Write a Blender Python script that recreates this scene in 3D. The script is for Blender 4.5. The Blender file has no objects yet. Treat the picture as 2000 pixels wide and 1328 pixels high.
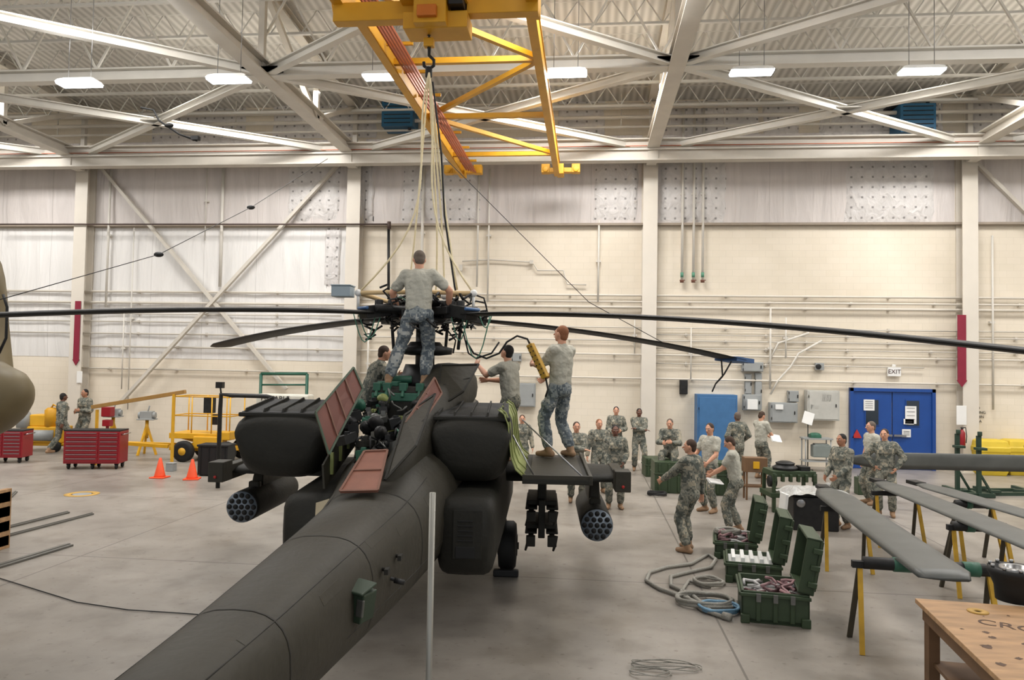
import bpy, math, random
from mathutils import Matrix, Vector, Euler, noise
from math import sin, cos, pi, radians
R=random.Random(7)
V=Vector
F=1450.; CAM=V((0,0,2.9))
yw,pt,rl=radians(5.9),radians(2.0),radians(1.0)
f0=V((-sin(yw),cos(yw),0)); r0=V((cos(yw),sin(yw),0)); ZZ=V((0,0,1))
fw=f0*cos(pt)+ZZ*sin(pt); u0=-f0*sin(pt)+ZZ*cos(pt)
rt=r0*cos(rl)+u0*sin(rl); upv=u0*cos(rl)-r0*sin(rl)
D=23.5
def ray(px,py): return fw+rt*((px-1000)/F)-upv*((py-664)/F)
def W(px,py,d): return CAM+ray(px,py)*d          # survey point at a depth
def FL(px,py,z=0.):
    r=ray(px,py); return CAM+r*((z-2.9)/r.z)      # survey point on a horizontal plane
def WL(px,py,y=D):
    r=ray(px,py); return CAM+r*(y/r.y)            # survey point on a plane parallel to the wall
def CC(X,d,z):
    p=CAM+f0*d+r0*X; return V((p.x,p.y,z))
SC=bpy.context.scene; COL=SC.collection
# ---------------- materials
def lin(c):
    return tuple(((x/255)/12.92 if x/255<=.04045 else ((x/255+.055)/1.055)**2.4) for x in c)+(1.,)
MT={}
def newmat(name):
    m=bpy.data.materials.new(name); m.use_nodes=True; nt=m.node_tree; b=nt.nodes['Principled BSDF']; MT[name]=m
    return m,nt,b
def M(name,col,rough=.6,metal=0,var=.12,scale=4,bump=0,bs=30,emit=0,stretch=None,spec=.5):
    if name in MT: return MT[name]
    m,nt,b=newmat(name); N=nt.nodes; L=nt.links
    tc=N.new('ShaderNodeTexCoord'); mp=N.new('ShaderNodeMapping'); L.new(tc.outputs['Object'],mp.inputs[0])
    if stretch: mp.inputs['Scale'].default_value=stretch
    nz=N.new('ShaderNodeTexNoise'); nz.inputs['Scale'].default_value=scale; nz.inputs['Detail'].default_value=6
    L.new(mp.outputs[0],nz.inputs['Vector'])
    mx=N.new('ShaderNodeMix'); mx.data_type='RGBA'
    c=lin(col); mx.inputs[6].default_value=tuple(x*(1-var*1.6) for x in c[:3])+(1,); mx.inputs[7].default_value=tuple(min(1,x*(1+var*1.6)) for x in c[:3])+(1,)
    L.new(nz.outputs['Fac'],mx.inputs[0]); L.new(mx.outputs[2],b.inputs['Base Color'])
    b.inputs['Roughness'].default_value=rough; b.inputs['Metallic'].default_value=metal
    b.inputs['Specular IOR Level'].default_value=spec
    if bump:
        n2=N.new('ShaderNodeTexNoise'); n2.inputs['Scale'].default_value=bs; L.new(mp.outputs[0],n2.inputs['Vector'])
        bp=N.new('ShaderNodeBump'); bp.inputs['Strength'].default_value=bump; bp.inputs['Distance'].default_value=.05
        L.new(n2.outputs['Fac'],bp.inputs['Height']); L.new(bp.outputs[0],b.inputs['Normal'])
    if emit:
        b.inputs['Emission Color'].default_value=c; b.inputs['Emission Strength'].default_value=emit
    return m
def mathn(N,L,op,a,b=None,c=None):
    n=N.new('ShaderNodeMath'); n.operation=op
    for i,x in enumerate((a,b,c)):
        if x is None: continue
        if isinstance(x,(int,float)): n.inputs[i].default_value=x
        else: L.new(x,n.inputs[i])
    return n.outputs[0]
def camo(name,cols,sc=9):
    m,nt,b=newmat(name); N=nt.nodes; L=nt.links
    tc=N.new('ShaderNodeTexCoord'); sn=N.new('ShaderNodeVectorMath'); sn.operation='SNAP'; sn.inputs[1].default_value=(.022,.022,.022)
    L.new(tc.outputs['Object'],sn.inputs[0])
    nz=N.new('ShaderNodeTexNoise'); nz.inputs['Scale'].default_value=sc; nz.inputs['Detail'].default_value=2; L.new(sn.outputs[0],nz.inputs['Vector'])
    cr=N.new('ShaderNodeValToRGB'); cr.color_ramp.interpolation='CONSTANT'
    e=cr.color_ramp.elements; e[0].position=0; e[0].color=lin(cols[0]); e[1].position=.44; e[1].color=lin(cols[1])
    for p,c in ((.52,cols[2]),(.6,cols[3])):
        q=e.new(p); q.color=lin(c)
    L.new(nz.outputs['Fac'],cr.inputs[0]); L.new(cr.outputs[0],b.inputs['Base Color']); b.inputs['Roughness'].default_value=.9
    b.inputs['Specular IOR Level'].default_value=.15
    n2=N.new('ShaderNodeTexNoise'); n2.inputs['Scale'].default_value=22; L.new(tc.outputs['Object'],n2.inputs['Vector'])
    bp=N.new('ShaderNodeBump'); bp.inputs['Strength'].default_value=.5; bp.inputs['Distance'].default_value=.03; L.new(n2.outputs['Fac'],bp.inputs['Height']); L.new(bp.outputs[0],b.inputs['Normal'])
    return m
CAMO=camo('camo_cloth',[(86,90,84),(132,130,118),(108,110,102),(160,153,135)])
CAMO2=camo('camo_cloth_blue',[(84,92,98),(132,138,138),(106,114,120),(166,168,164)])
def insul(name,col,dots,sx=1.2,lo=.74):
    m,nt,b=newmat(name); N=nt.nodes; L=nt.links
    g=N.new('ShaderNodeNewGeometry'); sp=N.new('ShaderNodeSeparateXYZ'); L.new(g.outputs['Position'],sp.inputs[0])
    mp=N.new('ShaderNodeMapping'); mp.inputs['Scale'].default_value=(sx*(1 if dots else 1.2),1,(1.0 if dots else .18)); L.new(g.outputs['Position'],mp.inputs[0])
    nz=N.new('ShaderNodeTexNoise'); nz.inputs['Scale'].default_value=3.5 if dots else 2; nz.inputs['Detail'].default_value=6; nz.inputs['Distortion'].default_value=.8
    L.new(mp.outputs[0],nz.inputs['Vector'])
    mx=N.new('ShaderNodeMix'); mx.data_type='RGBA'; c=lin(col)
    mx.inputs[6].default_value=tuple(x*lo for x in c[:3])+(1,); mx.inputs[7].default_value=tuple(min(1,x*1.12) for x in c[:3])+(1,)
    L.new(nz.outputs['Fac'],mx.inputs[0]); out=mx.outputs[2]
    if dots:
        def fr(o,s):
            a=mathn(N,L,'DIVIDE',o,s); a=mathn(N,L,'FRACT',a); a=mathn(N,L,'SUBTRACT',a,.5); a=mathn(N,L,'ABSOLUTE',a); return mathn(N,L,'LESS_THAN',a,.1)
        d=mathn(N,L,'MULTIPLY',fr(sp.outputs['X'],.31),fr(sp.outputs['Z'],.31)); d=mathn(N,L,'MULTIPLY',d,.7)
        m2=N.new('ShaderNodeMix'); m2.data_type='RGBA'; L.new(d,m2.inputs[0]); L.new(out,m2.inputs[6]); m2.inputs[7].default_value=lin((104,100,98)); out=m2.outputs[2]
    else:
        a=mathn(N,L,'DIVIDE',sp.outputs['X'],1.83); a=mathn(N,L,'FRACT',a); a=mathn(N,L,'LESS_THAN',a,.012); a=mathn(N,L,'MULTIPLY',a,.25)
        m2=N.new('ShaderNodeMix'); m2.data_type='RGBA'; L.new(a,m2.inputs[0]); L.new(out,m2.inputs[6]); m2.inputs[7].default_value=lin((110,105,100)); out=m2.outputs[2]
    L.new(out,b.inputs['Base Color']); b.inputs['Roughness'].default_value=.5
    bp=N.new('ShaderNodeBump'); bp.inputs['Strength'].default_value=.6; bp.inputs['Distance'].default_value=.12; L.new(nz.outputs['Fac'],bp.inputs['Height']); L.new(bp.outputs[0],b.inputs['Normal'])
    return m
INS=insul('insulation_plain',(214,207,203),False); INSD=insul('insulation_quilted',(218,214,211),True,lo=.7); INSL=insul('insulation_low',(226,224,221),False,lo=.8)
def floormat():
    m,nt,b=newmat('concrete_floor'); N=nt.nodes; L=nt.links
    g=N.new('ShaderNodeNewGeometry'); sp=N.new('ShaderNodeSeparateXYZ'); L.new(g.outputs['Position'],sp.inputs[0])
    n1=N.new('ShaderNodeTexNoise'); n1.inputs['Scale'].default_value=.35; n1.inputs['Detail'].default_value=8; n1.inputs['Roughness'].default_value=.65; L.new(g.outputs['Position'],n1.inputs['Vector'])
    cr=N.new('ShaderNodeValToRGB'); e=cr.color_ramp.elements; e[0].position=.32; e[0].color=lin((120,114,106)); e[1].position=.68; e[1].color=lin((162,155,146)); L.new(n1.outputs['Fac'],cr.inputs[0])
    def ln(o,s,off,w=.004):
        a=mathn(N,L,'ADD',o,off); a=mathn(N,L,'DIVIDE',a,s); a=mathn(N,L,'FRACT',a); a=mathn(N,L,'SUBTRACT',a,.5); a=mathn(N,L,'ABSOLUTE',a); return mathn(N,L,'LESS_THAN',a,w)
    d=mathn(N,L,'MAXIMUM',ln(sp.outputs['X'],4.45,.7,.0028),ln(sp.outputs['Y'],4.6,1.2,.0028)); d=mathn(N,L,'MULTIPLY',d,.6)
    m2=N.new('ShaderNodeMix'); m2.data_type='RGBA'; L.new(d,m2.inputs[0]); L.new(cr.outputs[0],m2.inputs[6]); m2.inputs[7].default_value=lin((60,57,52))
    out=m2.outputs[2]
    for sc_,lo,hi,dk,f in((2.2,.25,.5,(.66,.64,.61,1),.8),(.9,.55,.72,(.8,.76,.7,1),.6),(11.,.28,.38,(.55,.52,.48,1),.7)):
        n3=N.new('ShaderNodeTexNoise'); n3.inputs['Scale'].default_value=sc_; n3.inputs['Detail'].default_value=9; L.new(g.outputs['Position'],n3.inputs['Vector'])
        cr3=N.new('ShaderNodeValToRGB'); e=cr3.color_ramp.elements; e[0].position=lo; e[1].position=hi
        if sc_==.9: e[0].color=(1,1,1,1); e[1].color=dk
        else: e[0].color=dk; e[1].color=(1,1,1,1)
        L.new(n3.outputs['Fac'],cr3.inputs[0])
        m3=N.new('ShaderNodeMix'); m3.data_type='RGBA'; m3.blend_type='MULTIPLY'; m3.inputs[0].default_value=f; L.new(out,m3.inputs[6]); L.new(cr3.outputs[0],m3.inputs[7]); out=m3.outputs[2]
    L.new(out,b.inputs['Base Color'])
    r=N.new('ShaderNodeMapRange'); L.new(n1.outputs['Fac'],r.inputs[0]); r.inputs[3].default_value=.28; r.inputs[4].default_value=.5; L.new(r.outputs[0],b.inputs['Roughness'])
    return m
FLOOR=floormat()
def wallmat():
    m,nt,b=newmat('block_wall'); N=nt.nodes; L=nt.links
    g=N.new('ShaderNodeNewGeometry'); sp=N.new('ShaderNodeSeparateXYZ'); L.new(g.outputs['Position'],sp.inputs[0]); cb=N.new('ShaderNodeCombineXYZ'); L.new(sp.outputs['X'],cb.inputs[0]); L.new(sp.outputs['Z'],cb.inputs[1])
    br=N.new('ShaderNodeTexBrick'); br.inputs['Scale'].default_value=1; br.inputs['Brick Width'].default_value=.4; br.inputs['Row Height'].default_value=.2; br.inputs['Mortar Size'].default_value=.004
    br.inputs['Color1'].default_value=lin((229,219,202)); br.inputs['Color2'].default_value=lin((226,216,198)); br.inputs['Mortar'].default_value=lin((214,204,186)); L.new(cb.outputs[0],br.inputs['Vector'])
    nz=N.new('ShaderNodeTexNoise'); nz.inputs['Scale'].default_value=.5; nz.inputs['Detail'].default_value=5; L.new(g.outputs['Position'],nz.inputs['Vector'])
    cr=N.new('ShaderNodeValToRGB'); e=cr.color_ramp.elements; e[0].position=.3; e[0].color=(.86,.85,.83,1); e[1].position=.7; e[1].color=(1,1,1,1); L.new(nz.outputs['Fac'],cr.inputs[0])
    m3=N.new('ShaderNodeMix'); m3.data_type='RGBA'; m3.blend_type='MULTIPLY'; m3.inputs[0].default_value=1; L.new(br.outputs['Color'],m3.inputs[6]); L.new(cr.outputs[0],m3.inputs[7])
    L.new(m3.outputs[2],b.inputs['Base Color']); b.inputs['Roughness'].default_value=.55
    return m
WALL=wallmat()
def deckmat():
    m,nt,b=newmat('roof_deck'); N=nt.nodes; L=nt.links
    g=N.new('ShaderNodeNewGeometry'); sp=N.new('ShaderNodeSeparateXYZ'); L.new(g.outputs['Position'],sp.inputs[0])
    a=mathn(N,L,'MULTIPLY',sp.outputs['X'],30.); a=mathn(N,L,'SINE',a); a=mathn(N,L,'MULTIPLY_ADD',a,.5,.5)
    mx=N.new('ShaderNodeMix'); mx.data_type='RGBA'; L.new(a,mx.inputs[0]); mx.inputs[6].default_value=lin((176,173,166)); mx.inputs[7].default_value=lin((214,211,204)); L.new(mx.outputs[2],b.inputs['Base Color'])
    b.inputs['Roughness'].default_value=.5; return m
DECK=deckmat()
STEEL=M('painted_steel',(200,194,183),.5,0,.09,2)
STEEL2=M('painted_steel_white',(210,206,197),.5,0,.08,2)
JOIST=M('joist_paint',(206,204,198),.5,0,.08,2)
COLM=M('column_paint',(210,203,191),.5,0,.06,1.5)
OLIVE=M('olive_drab',(52,49,40),.62,0,.16,1.6,.12,14,spec=.35)
OLIVE2=M('olive_dark',(37,36,31),.66,0,.2,2.5,.12,20,spec=.3)
OLIVEP=M('panel_line',(34,32,27),.75)
BLADE=M('blade_black',(36,35,33),.6,0,.15,3,spec=.3)
BLACK=M('black_rubber',(18,18,18),.7,0,.2)
DARK=M('dark_metal',(42,42,42),.5,.5,.3,10)
METAL=M('bare_metal',(160,160,160),.3,.9,.15,6)
DULLM=M('dull_metal',(112,112,108),.45,.7,.3,9)
GREYM=M('grey_paint',(148,151,150),.5,0,.08)
YEL=M('yellow_paint',(220,166,34),.45,0,.14,3)
YEL2=M('crane_yellow',(210,154,28),.5,0,.15,2)
COPPER=M('copper_bar',(164,78,36),.4,.4,.15)
RED=M('red_paint',(142,20,32),.35,0,.1)
MAROON=M('maroon_banner',(128,22,48),.6)
ORANGE=M('cone_orange',(240,84,40),.5)
WHITE=M('white_paint',(228,228,225),.5,0,.04)
PINK=M('panel_inside_brown',(104,58,46),.6,0,.25,5)
ZINC=M('zinc_green',(46,96,76),.5,0,.3,8)
LGREEN=M('primer_green',(140,148,88),.5,0,.35,5)
GREENC=M('case_green',(50,66,42),.5,0,.18,6)
TAN=M('tan_rope',(232,218,180),.8,0,.1,20)
BLUE=M('blue_paint',(22,68,140),.4,0,.1)
BLUE2=M('blue_bin',(60,106,152),.5,0,.15)
SKIN=M('skin_light',(200,148,120),.55,0,.06,8)
SKINM=M('skin_mid',(168,118,90),.55,0,.06,8)
SKIND=M('skin_dark',(104,68,52),.55,0,.06,8)
HAIRB=M('hair_brown',(62,44,32),.8,0,.2,40); HAIRR=M('hair_ginger',(130,82,52),.8,0,.2,40); HAIRG=M('hair_grey',(96,84,74),.8,0,.2,40); HAIRK=M('hair_black',(26,22,20),.8)
TEE=M('tee_grey',(176,174,162),.9,0,.05,6,.5,14,spec=.1)
BOOT=M('boot_tan',(146,116,88),.8,0,.15,12)
EYEW=M('eye_white',(225,220,214),.4); LIP=M('lip',(150,84,76),.6)
WOOD=M('plywood',(172,136,98),.65,0,.35,2.5,.15,12,stretch=(1,5,1)); WOODD=M('wood_dark',(112,84,58),.7,0,.25,4)
HOSEG=M('hose_grey',(142,139,130),.8,0,.3,60); HOSEB=M('hose_blue',(110,146,170),.7,0,.2,60)
GREENL=M('green_cable',(84,140,116),.5)
PLASTIC=M('plastic_film',(176,176,172),.22,0,.3,9,.9,12)
LAMP=M('lamp_lens',(232,244,255),.4,emit=14)
REDT=M('red_cap',(176,40,36),.5)
GLASSD=M('dark_glass',(40,48,56),.1)
BROWN=M('stain_brown',(84,58,38),.7,0,.3,9)
# ---------------- mesh builder
class MB:
    def __init__(s,M=None): s.v=[];s.f=[];s.mi=[];s.sm=[];s.M=M or Matrix(); s.k=0
    def add(s,vs,fs,smooth=False):
        o=len(s.v)
        for p in vs: s.v.append(s.M@V(p))
        for f in fs: s.f.append([i+o for i in f]); s.mi.append(s.k); s.sm.append(smooth)
        return s
    def box(s,c,sz,rot=None):
        m=rot if rot is not None else Matrix()
        if isinstance(rot,(int,float)): m=Matrix.Rotation(rot,4,'Z')
        elif isinstance(rot,tuple): m=Euler(rot).to_matrix().to_4x4()
        c=V(c); vs=[c+(m@V((x*sz[0]/2,y*sz[1]/2,z*sz[2]/2))) for z in(-1,1) for y in(-1,1) for x in(-1,1)]
        return s.add(vs,[(0,2,3,1),(4,5,7,6),(0,1,5,4),(2,6,7,3),(0,4,6,2),(1,3,7,5)])
    def bar(s,a,b,w,h,up=ZZ,off=0):
        a=V(a);b=V(b);n=(b-a).normalized(); sd=n.cross(V(up))
        if sd.length<1e-4: sd=n.cross(V((0,1,0)))
        sd.normalize(); u=sd.cross(n); a=a+u*off; b=b+u*off
        vs=[p+sd*(x*w/2)+u*(y*h/2) for p in(a,b) for x,y in((-1,-1),(1,-1),(1,1),(-1,1))]
        return s.add(vs,[(3,2,1,0),(4,5,6,7),(0,1,5,4),(1,2,6,5),(2,3,7,6),(3,0,4,7)])
    def ib(s,a,b,w,h,t=.03,up=ZZ):
        s.bar(a,b,t,h,up); s.bar(a,b,w,t,up,h/2); return s.bar(a,b,w,t,up,-h/2)
    def ring_faces(s,nr,n,closed=False,cap=True):
        fs=[]
        for i in range(nr-1 if not closed else nr):
            a=i*n; b=((i+1)%nr)*n
            for j in range(n): k=(j+1)%n; fs.append((a+j,a+k,b+k,b+j))
        if cap and not closed: fs.append(tuple(range(n))[::-1]); fs.append(tuple((nr-1)*n+j for j in range(n)))
        return fs
    def loft(s,rings,smooth=True,cap=True,closed=False):
        n=len(rings[0]); return s.add([p for r in rings for p in r],s.ring_faces(len(rings),n,closed,cap),smooth)
    def cyl(s,a,b,r0,r1=None,n=14,smooth=True):
        a=V(a);b=V(b); r1=r0 if r1 is None else r1
        d=(b-a).normalized(); x=d.orthogonal().normalized(); y=d.cross(x)
        return s.loft([[p+(x*cos(2*pi*i/n)+y*sin(2*pi*i/n))*r for i in range(n)] for p,r in((a,r0),(b,r1))],smooth)
    def disc_profile(s,a,axis,prof,n=20):
        a=V(a);d=V(axis).normalized(); x=d.orthogonal().normalized(); y=d.cross(x)
        return s.loft([[a+d*h+(x*cos(2*pi*i/n)+y*sin(2*pi*i/n))*r for i in range(n)] for h,r in prof])
    def tube(s,pts,r,n=8,closed=False):
        pts=[V(p) for p in pts]; rs=[];x=None;N=len(pts)
        for i,p in enumerate(pts):
            if closed: d=(pts[(i+1)%N]-pts[i-1])
            else: d=(pts[min(i+1,N-1)]-pts[max(i-1,0)])
            d.normalize()
            if x is None: x=d.orthogonal().normalized()
            x=(x-d*x.dot(d)); x.normalize(); y=d.cross(x)
            rr=r if not callable(r) else r(i/(N-1))
            rs.append([p+(x*cos(2*pi*j/n)+y*sin(2*pi*j/n))*rr for j in range(n)])
        return s.loft(rs,closed=closed)
    def ell(s,c,rad,rot=None,n=12,m=8):
        c=V(c); fr=rot or (V((1,0,0)),V((0,1,0)),V((0,0,1)))
        vs=[c-fr[2]*rad[2]]; 
        for i in range(1,m):
            t=-pi/2+pi*i/m
            for j in range(n):
                a=2*pi*j/n; vs.append(c+fr[0]*rad[0]*cos(t)*cos(a)+fr[1]*rad[1]*cos(t)*sin(a)+fr[2]*rad[2]*sin(t))
        vs.append(c+fr[2]*rad[2]); fs=[]
        for j in range(n): fs.append((0,1+(j+1)%n,1+j)); fs.append((len(vs)-1,1+(m-2)*n+j,1+(m-2)*n+(j+1)%n))
        for i in range(m-2):
            for j in range(n): a=1+i*n; k=(j+1)%n; fs.append((a+j,a+k,a+n+k,a+n+j))
        return s.add(vs,fs,True)
    def cap(s,a,b,r0,r1,n=12):
        s.ell(a,(r0,)*3,n=n); s.ell(b,(r1,)*3,n=n)
        if (V(b)-V(a)).length>1e-4: s.cyl(a,b,r0,r1,n)
        return s
    def slab(s,ps,t):
        ps=[V(p) for p in ps]; n=(ps[1]-ps[0]).cross(ps[2]-ps[0]).normalized()*t; k=len(ps)
        fs=[tuple(range(k))[::-1],tuple(range(k,2*k))]+[(i,(i+1)%k,k+(i+1)%k,k+i) for i in range(k)]
        return s.add(ps+[p+n for p in ps],fs)
WP={}
def link(o): COL.objects.link(o); return o
def mk(name,mb,mats,parent=None,bevel=0,label=None,origin=None,cat=None,group=None,kind=None):
    if not isinstance(mats,(list,tuple)): mats=[mats]
    vs=mb.v
    if origin is None:
        xs=[p.x for p in vs];ys=[p.y for p in vs];zs=[p.z for p in vs]
        origin=V(((min(xs)+max(xs))/2,(min(ys)+max(ys))/2,min(zs)))
    me=bpy.data.meshes.new(name); me.from_pydata([p-origin for p in vs],[],mb.f); 
    for m in mats: me.materials.append(m)
    me.polygons.foreach_set('material_index',mb.mi); me.polygons.foreach_set('use_smooth',mb.sm); me.update()
    o=link(bpy.data.objects.new(name,me)); WP[o]=origin
    if parent is not None: o.parent=parent; o.location=origin-WP[parent]
    else: o.location=origin
    if bevel:
        b=o.modifiers.new('b','BEVEL'); b.width=bevel; b.segments=2; b.limit_method='ANGLE'
    if label: o['label']=label
    if cat: o['category']=cat
    if group: o['group']=group
    if kind: o['kind']=kind
    return o
def thing(name,label,cat,loc,group=None,kind=None):
    o=link(bpy.data.objects.new(name,None)); o.empty_display_size=.2; o.location=V(loc); WP[o]=V(loc); o['label']=label
    if cat:o['category']=cat
    if group:o['group']=group
    if kind:o['kind']=kind
    return o
def dup(o,loc,rz=0,par=None):
    c=o.copy(); COL.objects.link(c)
    if par is None: c.location=V(loc); c.rotation_euler=(0,0,rz); WP[c]=V(loc)
    else: c.parent=par
    for ch in o.children: dup(ch,None,0,c)
    return c
def text(s,loc,size,mat,parent,rz=0,align='CENTER',flat=False):
    cu=bpy.data.curves.new('t','FONT'); cu.body=s; cu.size=size; cu.align_x=align; cu.align_y='CENTER'; cu.extrude=.0025
    t=bpy.data.objects.new('t',cu); COL.objects.link(t); dg=bpy.context.evaluated_depsgraph_get(); me=bpy.data.meshes.new_from_object(t.evaluated_get(dg))
    bpy.data.objects.remove(t); me.materials.clear(); me.materials.append(mat)
    o=link(bpy.data.objects.new('lettering',me)); o.rotation_euler=(0 if flat else pi/2,0,rz); o.location=V(loc)-(WP[parent] if parent else V((0,0,0)))
    if parent: o.parent=parent
    return o
# ---------------- ROOM
XL,XR=-28.,24.
def roofz(y): return 11.45+(D-y)*.06
b=MB(); b.box(((XL+XR)/2,8,-.1),(XR-XL,36,.2)); mk('floor',b,FLOOR,kind='structure')
b=MB(); b.box(((XL+XR)/2,D+.1,5.8),(XR-XL,.2,11.8)); mk('wall_back',b,WALL,kind='structure')
b=MB(); b.box((XL-.1,8,5.8),(.2,32,11.8)); mk('wall_left',b,WALL,kind='structure')
b=MB(); b.box((XR+.1,8,5.8),(.2,32,11.8)); mk('wall_right',b,WALL,kind='structure')
b=MB(); b.slab([(XL,-8,roofz(-8)),(XL,D+.2,roofz(D)),(XR,D+.2,roofz(D)),(XR,-8,roofz(-8))],.1); mk('ceiling',b,DECK,kind='structure')
allx=[-26.35,-16.97,-7.59,1.84,11.17,20.55]
ZB=9.65
for x in allx:
    b=MB(); y=D-.22; h=ZB-.1; b.box((x,y-.2,h/2),(.44,.03,h)); b.box((x,y+.18,h/2),(.44,.03,h)); b.box((x,y,h/2),(.03,.38,h)); b.box((x,y-.03,.02),(.6,.5,.04))
    mk('steel_column',b,COLM,label='cream painted steel H column standing against the hangar wall',cat='column',group='hangar wall columns')
for x in allx:
    b=MB(); b.ib((x,D-.3,ZB),(x,-6,ZB),.36,.3,.04)
    b.ib((x,D-.3,roofz(D)-.3),(x,-6,roofz(-6)-.3),.26,.22,.03)
    ys=[D-.4-i*3.45 for i in range(9)]
    for i,y in enumerate(ys):
        b.bar((x,y,ZB),(x,y,roofz(y)-.3),.14,.14,(0,1,0))
        if i<8:
            y2=ys[i+1]
            if i%2: b.bar((x,y,ZB),(x,y2,roofz(y2)-.3),.14,.12)
            else: b.bar((x,y,roofz(y)-.3),(x,y2,ZB),.14,.12)
    mk('roof_truss',b,STEEL,label='cream steel roof truss spanning the hangar',cat='roof truss',group='hangar roof trusses')
sy=[D-.6,16.4,9.4,2.3]
for j,y in enumerate(sy[1:]):
    b=MB(); b.ib((XL,y,ZB),(XR,y,ZB),.26,.26,.03)
    for x in [XL+1+i*1.9 for i in range(26)]:
        b.bar((x,y,ZB+.15),(x+.95,y,roofz(y)-.35),.045,.045); b.bar((x+.95,y,roofz(y)-.35),(x+1.9,y,ZB+.15),.045,.045)
    b.bar((XL,y,roofz(y)-.3),(XR,y,roofz(y)-.3),.18,.12)
    mk('cross_strut',b,STEEL2,label='long white steel cross strut with lattice above',cat='steel strut',group='roof cross struts')
for j in range(3):
    for i in range(len(allx)-1):
        xa,xb=allx[i],allx[i+1]; ya,yb=sy[j],sy[j+1]
        b=MB(); b.ib((xa,ya,ZB-.02),(xb,yb,ZB-.02),.17,.18,.025); b.ib((xb,ya,ZB-.02),(xa,yb,ZB-.02),.17,.18,.025)
        b.box(((xa+xb)/2,(ya+yb)/2,ZB-.02),(.6,.5,.03))
        for xx,yy in((xa,ya),(xb,ya),(xa,yb),(xb,yb)): b.box((xx,yy,ZB-.02),(.9,.7,.03))
        mk('cross_brace',b,STEEL2,label='white steel X brace between roof trusses',cat='steel brace',group='roof plan bracing')
for j in range(17):
    y=D-1.0-j*1.6; z=roofz(y)-.06; b=MB(); b.bar((XL,y,z),(XR,y,z),.09,.06); b.bar((XL,y,z-.6),(XR,y,z-.6),.09,.06)
    n=64; st=(XR-XL)/n
    for i in range(n):
        x=XL+i*st; b.bar((x,y,z),(x+st/2,y,z-.6),.028,.028); b.bar((x+st/2,y,z-.6),(x+st,y,z),.028,.028)
    mk('roof_joist',b,JOIST,label='white open-web steel bar joist under the roof deck',cat='roof joist',group='roof bar joists')
yb=22.35
b=MB(); b.ib((XL,yb,9.43),(XR,yb,9.43),.35,.63,.04)
b.k=1; b.box(((XL+XR)/2,yb-.1,9.45),(XR-XL,.04,.05)); b.k=2; b.box(((XL+XR)/2,yb-.1,9.54),(XR-XL,.05,.014)); b.k=0
for x in allx: b.box((x,yb+.3,9.3),(.3,.7,.3))
mk('crane_runway_beam',b,[STEEL,STEEL2,COPPER],label='long cream runway I beam with conductor rail along the wall',cat='crane rail')
b=MB(); b.box(((XL+XR)/2,D-.1,7.4),(XR-XL,.18,.07)); mk('trim_1',b,M('ledge_grey',(150,138,124),.6),kind='structure')
for z,r in((10.6,.06),(10.95,.1),(10.3,.035)):
    b=MB(); b.tube([(XL,D-.7,z),(0,D-.7,z),(XR,D-.7,z)],r,10)
    x=XL+1
    while x<XR: b.bar((x,D-.7,z),(x,D-.7,z+.4),.03,.03,(0,1,0)); x+=3.1
    mk('overhead_pipe',b,STEEL,label='long cream pipe hung high along the wall',cat='pipe',group='overhead pipes')
def sheet(name,xa,xb,za,zb,mat,lab,cat_g,t,jit):
    b=MB(); n=14; m=6; vs=[];fs=[]
    for j in range(m+1):
        for i in range(n+1):
            ed=i in(0,n) or j in(0,m); x=xa+(xb-xa)*i/n; z=zb+(za-zb)*j/m
            if i in(0,n): x+=R.uniform(-jit,jit)
            if j in(0,m): z+=R.uniform(-jit,jit)
            vs.append((x,D-(.01 if ed else t+R.uniform(0,t)),z))
    for j in range(m):
        for i in range(n): q=j*(n+1)+i; fs.append((q,q+n+1,q+n+2,q+1))
    b.add(vs,fs,True); mk(name,b,mat,label=lab,cat='wall insulation',group=cat_g)
for i in range(5):
    xa,xb=allx[i]+.24,allx[i+1]-.24
    sheet('insulation_sheet',xa,xb,7.46,10.25,INS,'pale wrinkled insulation sheet on the upper wall','wall insulation sheets',.03,.005)
    if i<2: sheet('insulation_sheet',xa,xb,2.95,7.33,INSL,'white plastic-faced insulation sheet on the lower wall','wall insulation sheets',.03,.005)
for x0,y0,x1,y1 in((565,312,664,432),(705,312,730,432),(785,310,942,432),(1160,308,1246,432),(1290,308,1420,434),(1648,308,1826,436),
         (535,198,735,268),(1090,198,1180,262),(1290,198,1480,262),(1490,198,1560,262),(1600,198,1840,262),(1890,198,1990,262),(0,240,60,285),(300,215,480,280),(636,445,664,570)):
    a=WL(x0,y0); c=WL(x1,y1); sheet('insulation_blanket',a.x,c.x,a.z,c.z,INSD,'quilted silver-white insulation blanket pinned to the wall','wall insulation blankets',.07,.03)
for (a,c) in (((196,325),(560,760)),((664,318),(236,785)),((1903,315),(2060,470))):
    b=MB(); p=WL(*a,D-.22); q=WL(*c,D-.22 if c[0]!=236 else D-.34); b.bar(p,q,.1,.14,(0,1,0)); mk('wall_brace',b,STEEL,label='cream diagonal steel wall brace between columns',cat='steel brace',group='wall diagonal braces')
def zs(z): return 2.9+(z-2.9)*1.054
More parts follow.
